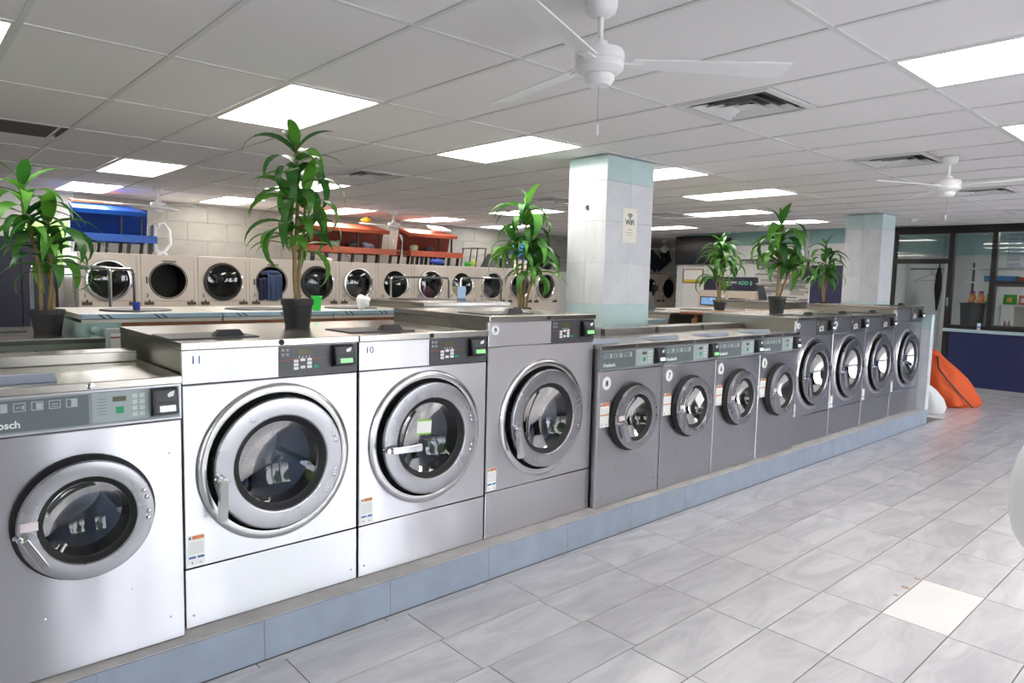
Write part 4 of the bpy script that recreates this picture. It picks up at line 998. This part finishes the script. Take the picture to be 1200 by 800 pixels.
# dark folded table stored in the alcove
ft = thing('folding_table', 'dark navy folding table with grey edges stored tilted in the alcove', 'table', (14.0, YD+.3, ZD))
NV = mat('table_navy', srgb(30, 38, 66), .4); GE = mat('table_edge', srgb(170, 175, 168), .4)
for k, (a, ox, oz) in enumerate(((.5, .05, .20), (-.5, .78, .20))):
    q = build('panel', MB().box(-.32, 0, 0, .32, .03, .40), NV, ft, (ox, .05*k, oz), (0, a, 0))
    build('edge', MB().box(-.34, -.005, .40, .34, .035, .425).box(-.34, -.005, 0, -.32, .035, .40), GE, q)
build('foot', MB().box(-.2, -.02, 0, .6, .25, .02), BLACK, ft)

# ================================================================== CARTS with hanging bars, small items
def cart(x, y, wd, top, lab, rotz=0):
    t = thing('laundry_cart', lab, 'laundry cart', (x, y, 0), rotz)
    b = MB(); z0, z1 = .28, .72
    for q in range(7):
        xx = -wd/2 + wd*q/6
        b.tube([(xx, -.24, z1), (xx*.92, -.22, z0), (xx*.92, .22, z0), (xx, .24, z1)], .003, 4)
    for z in (.28, .43, .58, .72):
        s = 1 - .08*(z1-z)/(z1-z0); b.tube([(-wd/2*s, -.24*s, z), (wd/2*s, -.24*s, z), (wd/2*s, .24*s, z), (-wd/2*s, .24*s, z), (-wd/2*s, -.24*s, z)], .004, 5)
    build('basket', b, CHROME, t)
    build('hanging_bar', MB().tube([(-wd/2, 0, .2), (-wd/2, 0, top-.03), (-wd/2+.01, 0, top-.008), (-wd/2+.03, 0, top), (wd/2-.03, 0, top), (wd/2-.01, 0, top-.008), (wd/2, 0, top-.03), (wd/2, 0, .2)], .0125, 8), CHROME, t, smooth=True)
    build('base', MB().tube([(-wd/2, -.2, .14), (wd/2, -.2, .14), (wd/2, .2, .14), (-wd/2, .2, .14), (-wd/2, -.2, .14)], .012, 6).tube([(-wd/2, 0, .2), (-wd/2, 0, .14)], .012, 6).tube([(wd/2, 0, .2), (wd/2, 0, .14)], .012, 6).tube([(-wd*.46, -.2, .14), (-wd*.46, -.22, .28)], .008, 5).tube([(wd*.46, .2, .14), (wd*.46, .22, .28)], .008, 5), CHROME, t)
    for sx in (-1, 1):
        for sy in (-1, 1): build('castor', MB().lathe([(.0001, -.012), (.05, -.012), (.055, 0), (.05, .012), (.0001, .012)], 14, 'y', (sx*wd/2, sy*.2, .055)).box(sx*wd/2-.01, sy*.2-.015, .06, sx*wd/2+.01, sy*.2+.015, .14), BLACK, t)
    return t
cart(1.02, 6.0, .50, 1.638, 'chrome laundry cart with tall hanging bar in front of the first dryer')
cart(1.42, 6.9, .46, 1.63, 'chrome laundry cart with hanging bar behind the one by the leftmost plant')
cart(4.55, 6.6, .80, 1.62, 'chrome laundry cart with hanging bar before the dryers left of the tall flap')
cart(5.95, 7.2, .70, 1.63, 'chrome laundry cart with hanging bar before the tenth dryer')
def cup(px_, py_, z, y, r, h, M, lab, cat='cup'):
    p = P(px_, py_, 1, y)
    t = thing(cat, lab, cat, (p.x, y, z))
    build('body', MB().lathe([(.0001, 0), (r*.8, 0), (r, h), (r*.93, h), (r*.75, .006)], 20, 'z'), M, t, smooth=True)
    build('rim', MB().lathe([(r*1.0, h-.004), (r*1.07, h), (r*1.0, h+.004)], 20, 'z'), M, t, smooth=True)
    return t
cup(160, 360, 1.3792, 4.55, .022, .05, mat('cup_blue', srgb(50, 70, 170), .4), 'small dark blue cup on the old teal washer')
cup(371, 360, 1.3792, 4.38, .035, .095, mat('cup_green', srgb(30, 190, 60), .35), 'bright green plastic cup right of the washer 11 plant')
p = P(416, 362, 1, 4.45)
tag(blob('tissue', (p.x, 4.32, 1.3792), .05, PAPER, None, None, 66, (1.0, .8, .9), .55, sub=3), 'crumpled white paper tissue on the pale blue washer', 'tissue')
tb = thing('blue_pad', 'small pale blue grid patterned pad on the washer behind washer 9', 'pad', (P(546, 352, 1, 4.8).x, 4.8, 1.4352))
tb.location.x = 3.55; tb.location.y = 4.55
build('sheet', MB().box(-.04, 0, 0, .04, .012, .12), mat('pad_blue', srgb(150, 175, 205), .5), tb)
build('spine', MB().box(-.042, -.002, 0, .042, .014, .02), mat('pad_dark', srgb(90, 110, 140), .5), tb)

# tall navy cabinet left by the window
cab = thing('navy_cabinet', 'tall dark navy cabinet behind the leftmost plant', 'cabinet', (0.0, 9.0, 0))
xa = P(-20, 330, 1, 9.0).x; xb = P(68, 330, 1, 9.0).x; zt = P(60, 279, 1, 9.0).z
NVC = mat('cabinet_navy', srgb(36, 36, 58), .45)
build('body', MB().box(xa, .02, .05, xb, .7, zt), NVC, cab, bevel=.006)
build('door', MB().box(xa+.02, 0, .08, (xa+xb)/2-.003, .02, zt-.03), NVC, cab, bevel=.004)
build('door', MB().box((xa+xb)/2+.003, 0, .08, xb-.02, .02, zt-.03), NVC, cab, bevel=.004)
build('edge_strip', MB().box(xb-.014, -.006, .05, xb, .02, zt), FRAME, cab)
build('plinth', MB().box(xa+.02, .04, 0, xb-.02, .66, .05), BLACK, cab)

# ================================================================== RIGHT WALL FITTINGS
def on_wall(px_, py_): return P(px_, py_, 0, XR)
a = on_wall(795, 277.5); b = on_wall(850, 310)
tv = thing('television', 'large black flat television mounted high on the right wall', 'television', (XR-.06, (a.y+b.y)/2, b.z))
wy = (a.y-b.y)/2; hz = a.z-b.z
build('screen', MB().box(-.02, -wy+.02, .02, -.015, wy-.02, hz-.02), mat('tv_black', srgb(16, 15, 20), .15), tv)
build('bezel', MB().box(-.02, -wy, 0, .01, wy, .02).box(-.02, -wy, hz-.02, .01, wy, hz).box(-.02, -wy, .02, .01, -wy+.02, hz-.02).box(-.02, wy-.02, .02, .01, wy, hz-.02).box(-.014, -wy+.02, .02, .01, wy-.02, hz-.02), BLACK, tv)
build('bracket', MB().box(.01, -.2, hz*.3, .03, .2, hz*.7), FRAME, tv)
a = on_wall(870, 289); b = on_wall(944, 305)
ac = thing('air_conditioner', 'white wall air conditioner unit behind the far plant', 'air conditioner', (XR, (a.y+b.y)/2, b.z))
wy = (a.y-b.y)/2; hz = a.z-b.z
build('body', MB().hexa([(-.16,-wy,.0),(0,-wy,0),(0,wy,0),(-.16,wy,0)], [(-.2,-wy,hz),(0,-wy,hz),(0,wy,hz),(-.2,wy,hz)]), WHITE, ac, bevel=.01)
build('outlet_slot', MB().box(-.168, -wy*.93, -.006, -.02, wy*.93, .02), mat('slot_dark', srgb(60, 60, 66), .6), ac)
a = on_wall(826, 324); b = on_wall(888, 341)
sgn = thing('card_sign', 'dark navy wall sign with a green logo and green lettering', 'sign', (XR-.003, (a.y+b.y)/2, b.z))
wy = (a.y-b.y)/2; hz = a.z-b.z
SN = mat('sign_navy', srgb(40, 38, 62), .5); MINT = mat('sign_mint', srgb(110, 205, 170), .5)
build('panel', MB().box(-.02, -wy, 0, 0, wy, hz), SN, sgn)
RW = (PI/2, 0, -PI/2)
lg = MB().lathe([(.045, -.022), (.055, -.022)], 18, 'x', (0, wy*.30, hz*.45), a0=.5, a1=5.2).box(-.0225, wy*.30-.02, hz*.42, -.0215, wy*.30+.06, hz*.47)
build('logo', lg, mat('sign_green', srgb(60, 130, 90), .5), sgn, fix=False)
text('lettering', 'LAUNDRY', .062, WHITE, sgn, (-.0225, wy*.20, hz*.52), RW, bold=True)
text('lettering', 'CARD', .05, WHITE, sgn, (-.0225, wy*.18, hz*.34), RW, bold=True)
text('lettering', 'ADD $', .105, MINT, sgn, (-.0225, -wy*.30, hz*.44), RW, bold=True)
for n_, (x0, x1, y0, y1) in enumerate(((826, 845, 347, 358), (859, 878, 349, 362))):
    a = on_wall(x0, y0); b = on_wall(x1, y1)
    t = thing('card_kiosk', ['left beige card kiosk with a small glossy screen under the navy sign', 'right beige card kiosk with a blue white screen under the navy sign'][n_], 'kiosk', (XR-.045, (a.y+b.y)/2, 1.02))
    wy = (a.y-b.y)/2; zc_ = b.z-1.02; hz = a.z-b.z
    build('housing', MB().box(-.11, -wy-.20, 0, 0, wy+.06, .46), mat('kiosk_beige', srgb(206, 192, 176), .5), t, bevel=.006)
    build('screen_bezel', MB().box(-.13, -wy, zc_, -.11, wy, zc_+hz), BLACK, t, bevel=.006)
    build('screen', MB().box(-.132, -wy*.85, zc_+.02, -.129, wy*.85, zc_+hz-.02), mat('kiosk_screen', srgb(110, 150, 200), .15, emit=srgb(130, 165, 210), es=.25, var=.5, vscale=9), t)
    build('coin_slot', MB().box(-.118, -wy-.18, zc_+.01, -.109, -wy-.07, zc_+.16), mat('slot_brown', srgb(96, 84, 74), .5), t)
    build('slot_lamp', MB().box(-.118, -wy-.15, zc_+.18, -.109, -wy-.10, zc_+.22), WHITE, t)
# notices, navy panel, speaker, camera, pipe
a = on_wall(801, 315); b = on_wall(824, 332)
nt_ = thing('framed_notice', 'yellow edged notice board under the television', 'notice board', (XR, (a.y+b.y)/2, b.z))
wy = (a.y-b.y)/2; hz = a.z-b.z
build('frame', MB().box(-.015, -wy, 0, 0, wy, hz), mat('notice_brown', srgb(150, 110, 70), .5), nt_)
build('sheet', MB().m(0).box(-.018, -wy+.03, .03, -.015, wy-.03, hz-.02).m(1).box(-.0185, -wy+.03, .03, -.015, wy-.03, .08), [PAPER, mat('notice_yellow', srgb(220, 200, 60), .6)], nt_)
a = on_wall(953, 311); b = on_wall(990, 357)
npn = thing('wall_poster', 'dark navy wall poster panel left of the far column', 'poster', (XR-.05, (a.y+b.y)/2, b.z))
wy = (a.y-b.y)/2; hz = a.z-b.z
build('board', MB().box(-.03, -wy, 0, 0, wy, hz), mat('panel_navy', srgb(44, 44, 78), .45), npn)
build('side_trim', MB().box(-.034, -wy-.02, 0, 0, -wy, hz).box(-.034, wy, 0, 0, wy+.02, hz), WHITE, npn)
a = on_wall(945, 303); b = on_wall(952, 328)
sp = thing('wall_speaker', 'black speaker on a bent bracket between stone wall and navy panel', 'speaker', (XR, (a.y+b.y)/2, b.z))
build('cabinet', MB().hexa([(-.16,-.08,0),(-.03,-.08,0),(-.03,.08,0),(-.16,.08,0)], [(-.14,-.06,.2),(-.03,-.06,.2),(-.03,.06,.2),(-.14,.06,.2)]), BLACK, sp, bevel=.008)
build('bracket', MB().tube([(-.08, 0, .18), (-.06, 0, .3), (0, 0, .38)], .02, 8), BLACK, sp)
a = on_wall(857, 281)
cm = thing('security_camera', 'small black and white security camera right of the television', 'camera', (XR, a.y, a.z))
build('bracket', MB().tube([(0,0,0),(-.05,0,0)], .015, 8), WHITE, cm); build('body', MB().box(-.16, -.04, -.05, -.05, .04, .04), BLACK, cm, bevel=.008)
build('lens', MB().lathe([(.028, -.16), (.028, -.17), (.0001, -.172)], 14, 'x'), DARKGREY, cm, smooth=True)
a = on_wall(947, 285)
pp = tag(build('wall_pipe', MB().cyl((0, 0, 2.15), (0, 0, ZC-.01), .035, 10), mat('pipe_grey', srgb(186, 188, 190), .5), None, (XR-.04, a.y, 0), smooth=True), 'vertical grey pipe above the black speaker', 'pipe')
cm2p = P(733, 302, 2, ZC)
cm2p = Vector((11.0, 8.95, ZC))
dm = thing('dome_camera', 'white dome camera on the ceiling right of the near column', 'camera', (12.1, 9.85, ZC))
build('base', MB().lathe([(.08, 0), (.08, -.03), (.07, -.04)], 20, 'z'), WHITE, dm, smooth=True)
build('dome', MB().lathe([(.062, -.04), (.055, -.075), (.03, -.1), (.0001, -.106)], 20, 'z'), BLACK, dm, smooth=True)

# ================================================================== OFFICE CONTENTS
def in_office(px_, py_, d): return P(px_, py_, 0, XR+d)
a = in_office(1134, 334, 1.2)
sh = thing('wall_shelving', 'white shelves on dark brackets inside the office', 'shelf', (XR+1.0, 0, 0))
z1 = in_office(1150, 314, 1.1).z; z2 = in_office(1150, 330, 1.1).z; yl = in_office(1133, 330, 1.1).y
for z in (z1, z2): build('shelf', MB().box(0, -.6, z-.025, .4, yl, z), WHITE, sh)
for yv in (yl-.02, .9, -.5): build('upright', MB().box(.36, yv-.015, 0, .40, yv+.015, z1+.1), DARKGREY, sh)
bx0 = in_office(1155, 327, 1.1)
bxs = thing('blue_carton', 'long bright blue carton on the office shelf', 'carton', (XR+1.05, 0, z2))
ya, yb_ = in_office(1154, 326, 1.1).y, in_office(1192, 326, 1.1).y
build('carton', MB().box(0, yb_, .0005, .25, ya, .10), mat('carton_blue', srgb(60, 140, 215), .4), bxs, bevel=.004)
build('flap', MB().box(0, yb_-.003, .1, .25, ya, .103), mat('carton_blue_light', srgb(110, 175, 230), .4), bxs)
rc = tag(build('red_carton', MB().box(0, yb_-.22, .0005, .22, yb_-.02, .085), mat('carton_red', srgb(205, 90, 70), .5), None, (XR+1.05, 0, z2), bevel=.004), 'small red and white carton at the right end of the office shelf', 'carton')
dk = thing('office_desk', 'white desk counter inside the office behind the window', 'desk', (XR+.14, 0, 0))
build('top', MB().box(0, -1.8, 1.0, .55, 3.55, 1.03), WHITE, dk)
for yv in (-1.7, 1.0, 3.4): build('leg', MB().box(.02, yv, 0, .5, yv+.04, 1.0), WHITE, dk)
a0 = in_office(1127, 376, .35); a1 = in_office(1158, 356, .35)
bk = thing('dark_basket', 'dark translucent plastic basket inside the office window', 'basket', (XR+.2, (a0.y+a1.y)/2, 1.03))
wy = abs(a0.y-a1.y)/2; hz = max(a1.z-1.03, .15)
build('body', MB().hexa([(0,-wy*.9,.001),(.3,-wy*.9,.001),(.3,wy*.9,.001),(0,wy*.9,.001)], [(-.02,-wy,hz),(.32,-wy,hz),(.32,wy,hz),(-.02,wy,hz)]), mat('basket_dark', srgb(58, 62, 70), .35), bk, bevel=.008)
build('rim', MB().box(-.03, -wy-.01, hz-.01, .33, wy+.01, hz+.008), mat('basket_rim', srgb(40, 42, 48), .4), bk, bevel=.003)
def bottle(y, z, d, h, M, capM, lab, wdt=.085):
    t = thing('detergent_bottle', lab, 'bottle', (XR+d, y, z))
    build('body', MB().hexa([(-.04,-wdt,.0),(.04,-wdt,0),(.04,wdt,0),(-.04,wdt,0)], [(-.035,-wdt*.55,h*.8),(.035,-wdt*.55,h*.8),(.035,wdt*.35,h*.8),(-.035,wdt*.35,h*.8)]), M, t, bevel=.012)
    build('handle', MB().tube([(0, -wdt*.4, h*.78), (0, -wdt*1.0, h*.6), (0, -wdt*1.0, h*.3), (0, -wdt*.7, h*.2)], .016, 8), M, t, smooth=True)
    build('cap', MB().lathe([(.034, h*.78), (.034, h), (.03, h+.005), (.0001, h+.006)], 14, 'z', (0, -.01, 0)), capM, t, smooth=True)
    build('label_sticker', MB().box(-.043, -wdt*.6, h*.2, -.039, wdt*.6, h*.55), mat('bottle_label_yellow', srgb(245, 190, 70), .5), t)
OB = mat('detergent_orange', srgb(240, 130, 40), .35); PC = mat('cap_purple', srgb(120, 60, 110), .4)
zb = 1.03+hz+.009
for k, xx in enumerate((1139, 1149)):
    bottle(in_office(xx, 345, .35).y, zb, .35, .19, OB, PC, wdt=.05, lab= ['orange detergent bottle with purple cap, left of two in the office', 'orange detergent bottle with purple cap, right of two in the office'][k])
bottle(in_office(1158.5, 345, .40).y, zb, .42, .15, mat('detergent_green', srgb(120, 190, 40), .4), mat('cap_green', srgb(60, 130, 40), .4), 'green detergent bottle behind the dark window post', .05)
# detergent packs behind the hatch
hs = thing('hatch_shelf', 'white shelf with a pale board behind the service hatch', 'shelf', (XR+.3, 0, 1.03))
yA, yB2 = in_office(1172, 360, .4).y, in_office(1200, 360, .4).y
zsh = in_office(1190, 357, .4).z
build('shelf', MB().box(0, yB2-.5, zsh-1.05, .3, yA+.05, zsh-1.03), WHITE, hs)
build('upright', MB().box(.28, yA+.02, 0, .3, yA+.05, zsh-1.05), WHITE, hs); build('upright', MB().box(.28, yB2-.5, 0, .3, yB2-.47, zsh-1.05), WHITE, hs)
build('back_board', MB().box(.25, yB2-.45, 0.0, .27, yA-.16, zsh-1.06), mat('board_cream', srgb(222, 220, 205), .6), hs)
def pack(px0, px1, d, z, h, M, lab, spot):
    y0, y1 = in_office(px0, 350, d).y, in_office(px1, 350, d).y
    t = thing('detergent_pack', lab, 'detergent pack', (XR+d, (y0+y1)/2, z)); wy = abs(y0-y1)/2
    build('pouch', MB().hexa([(-.05,-wy,0),(.05,-wy,0),(.05,wy,0),(-.05,wy,0)], [(-.02,-wy*.96,h),(.02,-wy*.96,h),(.02,wy*.96,h),(-.02,wy*.96,h)]), M, t, bevel=.01)
    build('emblem', MB().hexa([(-.055,-wy*.4,h*.25),(-.03,-wy*.4,h*.25),(-.03,wy*.4,h*.25),(-.055,wy*.4,h*.25)], [(-.043,-wy*.4,h*.7),(-.03,-wy*.4,h*.7),(-.03,wy*.4,h*.7),(-.043,wy*.4,h*.7)]), spot, t)
pack(1176, 1192, .4, zsh, .16, mat('pack_green', srgb(50, 190, 40), .35), 'bright green detergent pack behind the service hatch', mat('emblem_yellow', srgb(235, 190, 60), .5))
pack(1194, 1206, .4, zsh, .15, mat('pack_orange', srgb(225, 120, 80), .35), 'orange detergent pack at the right edge behind the service hatch', mat('emblem_white', srgb(230, 225, 230), .5))
bq = thing('pink_bottles', 'pair of small pink bottles standing under the hatch shelf', 'bottles', (XR+.36, 0, 1.0302))
for xx in (1178, 1183):
    yv = in_office(xx, 370, .36).y
    build('bottle', MB().lathe([(.0001, 0), (.022, 0), (.024, .06), (.012, .09), (.012, .12), (.0001, .125)], 12, 'z', (0, yv, 0)), mat('bottle_pink', srgb(190, 110, 150), .4), bq, smooth=True)
# window lettering (price list) and a can on the ledge
LB = mat('lettering_blue', srgb(58, 74, 140), .5)
pr = thing('window_lettering', 'blue lettering list stuck on the office window pane', 'lettering', (XR+.014, 0, 0))
rows = [('LAUNDRY', 276), ('WASH & DRY', 281.5), ('FOLD SERVICE', 285.5), ('SHIRTS', 292), ('BLANKETS', 295.5), ('COMFORTERS', 299), ('TOWELS', 302.5), ('LINENS', 305.5), ('HOURS', 311), ('OPEN DAILY', 314.5)]
y_l = P(1181, 290, 0, XR).y
for s, py_ in rows:
    z = P(1185, py_, 0, XR).z
    text('line', s, .052, LB, pr, (0, y_l, z), RW)
cn_y = P(1147.5, 380, 0, XR-.03).y
cn = thing('can', 'small white and blue can on the pale ledge of the office wall', 'can', (XR-.045, cn_y, 1.0))
build('body', MB().lathe([(.0001, 0), (.022, 0), (.025, .004), (.025, .1), (.021, .108), (.0001, .108)], 18, 'z'), mat('can_white', srgb(215, 220, 228), .3, .3), cn, smooth=True)
build('band', MB().lathe([(.0254, .03), (.0254, .06)], 18, 'z'), mat('can_blue', srgb(120, 150, 200), .4), cn, smooth=True)
# garment rail with hangers and umbrella seen through the office door
gr = thing('garment_rail', 'grey garment rail standing behind the office doorway', 'garment rail', (XR+.9, 0, 0))
ya, yb_ = in_office(1062, 330, .9).y, in_office(1100, 330, .9).y
zr = in_office(1080, 315, .9).z
build('post', MB().cyl((0, ya, 0), (0, ya, zr+.1), .02, 8), mat('rail_grey', srgb(150, 152, 150), .4, .5), gr, smooth=True)
build('post', MB().cyl((0, yb_-.1, 0), (0, yb_-.1, zr), .02, 8), MATS['rail_grey'], gr, smooth=True)
build('bar', MB().cyl((0, ya, zr), (0, yb_-.1, zr), .014, 8), MATS['rail_grey'], gr, smooth=True)
hg = thing('clothes_hanger', 'pale plastic clothes hanger on the garment rail in the office', 'hanger', (XR+.9, in_office(1092, 325, .9).y, zr))
build('hook', MB().tube([(0,0,.012),(0,.012,.0),(0,.01,-.05),(0,0,-.09)], .004, 6), DARKGREY, hg)
build('arms', MB().tube([(0,0,-.09),(0,.24,-.19),(0,.28,-.21)], .009, 6).tube([(0,0,-.09),(0,-.12,-.15)], .009, 6).tube([(0,.27,-.215),(0,-.10,-.2)], .008, 6), WHITE, hg)
um = thing('umbrella', 'closed dark umbrella hanging in the office doorway', 'umbrella', (XR+.88, in_office(1099, 340, .88).y, zr))
build('canopy', MB().lathe([(.0001, -.75), (.015, -.72), (.06, -.35), (.05, -.1), (.02, .03)], 12, 'z'), mat('umbrella_dark', srgb(40, 42, 56), .7), um, smooth=True)
build('handle', MB().tube([(0,0,.02),(0,0,.12),(0,.04,.17),(0,.08,.13)], .012, 8), BLACK, um, smooth=True)
stl = thing('stool', 'small black stool behind the bags in the office doorway', 'stool', (XR+.35, 3.85, 0))
build('seat', MB().lathe([(.0001, .52), (.18, .51), (.19, .48), (.17, .46), (.0001, .46)], 20, 'z'), BLACK, stl, smooth=True)
for q in range(4): build('leg', MB().cyl((.12*math.cos(q*PI/2+.8), .12*math.sin(q*PI/2+.8), .47), (.19*math.cos(q*PI/2+.8), .19*math.sin(q*PI/2+.8), 0), .014, 6), BLACK, stl)
wbx = thing('wall_switch_panel', 'white control board with dark buttons beyond the far column', 'panel', (XR, P(1054, 330, 0, XR).y, P(1054, 358, 0, XR).z))
wbx.location.x = XR + .97; q = in_office(1053, 345, 1.0); wbx.location = (15.5, P(1053, 345, 0, 15.5).y, P(1053, 358, 0, 15.5).z)
build('board', MB().box(-.03, -.11, 0, 0, .11, .62), WHITE, wbx); build('button', MB().box(-.04, -.03, .15, -.03, .03, .22), DARKGREY, wbx); build('button', MB().box(-.04, -.03, .32, -.03, .03, .38), DARKGREY, wbx)

# ---- unseen ceiling lamp added to light the office interior
ol = thing('added_office_lamp', 'unseen light panel added to light the inside of the office', 'ceiling light', (14.2, 2.2, ZC))
build('frame', MB().box(-.32, -.62, -.02, .32, .62, .0), GRIDM, ol); build('diffuser', MB().box(-.28, -.58, -.026, .28, .58, -.0201), DIFF, ol)

# ================================================================== BAGS on the floor
def sack(name, loc, lab, M, profile, rotz, lean, amp, seed, tie=None):
    """soft bag lofted from an outline: list of (height, half width, half depth, x shift)"""
    t = thing(name, lab, 'bag', loc, rotz); rnd = random.Random(seed); rows = []; n = 36
    for (h, a, b, sx) in profile:
        r = []
        for i in range(n+1):
            an = 2*PI*(i % n)/n; f = 1 + amp*math.sin(an*5+h*6+seed)*.5 + amp*math.sin(an*9-h*11)*.35
            r.append((sx + a*f*math.cos(an), b*f*math.sin(an), h + .012*math.sin(an*3+seed)*(h > .03)))
        rows.append(r)
    mb = MB().strip(rows)
    build('sack', mb, M, t, smooth=True)
    if tie: build('drawstring', MB().tube(tie, .011, 6), BLACK, t, smooth=True)
    return t
ORG = mat('bag_orange', srgb(222, 92, 42), .8, bump=.004, bscale=9)
bp = P(1122, 478, 2, 0)
sack('laundry_bag', (10.98, 3.02, 0), 'orange laundry bag slumped on the floor beside the tiled end wall', ORG,
     [(.0, .02, .02, .10), (.004, .30, .20, .10), (.05, .36, .24, .09), (.16, .37, .25, .06), (.28, .35, .24, .0), (.40, .30, .22, -.05), (.52, .25, .19, -.11), (.62, .18, .15, -.17), (.70, .11, .10, -.21), (.75, .10, .09, -.24), (.78, .06, .05, -.25), (.79, .01, .01, -.25)], -.72, 0, .19, 4,
     tie=[(-.22, -.11, .71), (-.24, -.19, .55), (-.14, -.235, .40), (.0, -.265, .24), (.16, -.27, .08), (.24, -.24, .02)])
sack('laundry_bag', (10.22, 2.99, 0), 'white laundry bag between the orange bag and the tiled end wall', mat('bag_white', srgb(222, 222, 224), .8, bump=.004, bscale=8),
     [(.0, .02, .02, 0), (.004, .19, .17, 0), (.07, .21, .19, 0), (.18, .19, .17, -.03), (.28, .14, .12, -.06), (.36, .07, .07, -.09), (.40, .01, .01, -.09)], -.7, 0, .08, 8)

# ---- white rounded chair cut off by the right frame edge
tc_ = thing('tub_chair', 'white rounded plastic tub chair cut off by the right frame edge', 'chair', (3.335, .415, 0))
build('shell', MB().lathe([(.0001, .56), (.10, .565), (.175, .60), (.225, .68), (.248, .79), (.246, .88), (.225, .98), (.20, 1.04), (.188, 1.04), (.213, .97), (.234, .88), (.235, .79), (.213, .69), (.165, .62), (.09, .585), (.0001, .58)], 40, 'z'), mat('shell_white', srgb(236, 240, 240), .3), tc_, smooth=True)
build('rim', MB().lathe([(.182, 1.04), (.192, 1.052), (.206, 1.04)], 40, 'z'), mat('shell_rim', srgb(188, 202, 198), .35), tc_, smooth=True)
build('cushion', MB().lathe([(.0001, .665), (.14, .66), (.18, .645), (.13, .615), (.0001, .60)], 32, 'z'), mat('cushion_white', srgb(225, 228, 226), .7), tc_, smooth=True)
build('pedestal', MB().lathe([(.0001, .56), (.03, .56), (.025, .06), (.05, .03), (.17, .012), (.175, 0), (.0001, 0)], 24, 'z'), CHROME, tc_, smooth=True)

# ================================================================== OUTSIDE: trees seen through glass and in reflections
def tree(x, y, h, r, lab, seed):
    t = thing('tree', lab, 'tree', (x, y, -.05))
    build('trunk', MB().tube([(0,0,0), (.05,0,h*.4), (0,.05,h*.7)], [.16, .12, .08], 8), mat('bark', srgb(96, 78, 62), .9), t, smooth=True)
    blob('crown', (0, 0, h*.32), r, mat('foliage', srgb(96, 122, 58), .7, var=.5, vscale=4), None, None, seed, (1, 1, 1.0), .35, t)
tree(2.3, 16.5, 3.6, 1.5, 'green tree outside the back window beside the dryers', 1)
tree(5.2, 20.5, 4.4, 1.9, 'second green tree further behind the back window', 2)
for k, x in enumerate((-4.5, 1.5, 8.0)):
    tree(x, -13 - k, 5.5, 2.3, ['green street tree outside the front windows, left', 'green street tree outside the front windows, middle', 'green street tree outside the front windows, right'][k], 10+k)

# ---- repeats share a group
for o in C.objects:
    if o.parent: continue
    b = o.name.split('.')[0]
    g = {'ceiling_light': 'ceiling light panels', 'ceiling_vent': 'ceiling vents', 'ceiling_fan': 'ceiling fans', 'potted_plant': 'potted dracaena plants',
         'tumble_dryer': 'dryers along the back wall', 'laundry_cart': 'laundry carts', 'bench_module': 'benches stored on the dryers', 'laundry_pile': 'laundry inside the dryers',
         'cloth_bundle': 'bundles on the red benches', 'detergent_bottle': 'detergent bottles in the office', 'laundry_bag': 'bags on the floor', 'tiled_column': 'tiled columns', 'card_kiosk': 'card kiosks'}.get(b)
    if b == 'washing_machine' and 'group' not in o: g = 'washers of the front row'
    if g: o['group'] = g
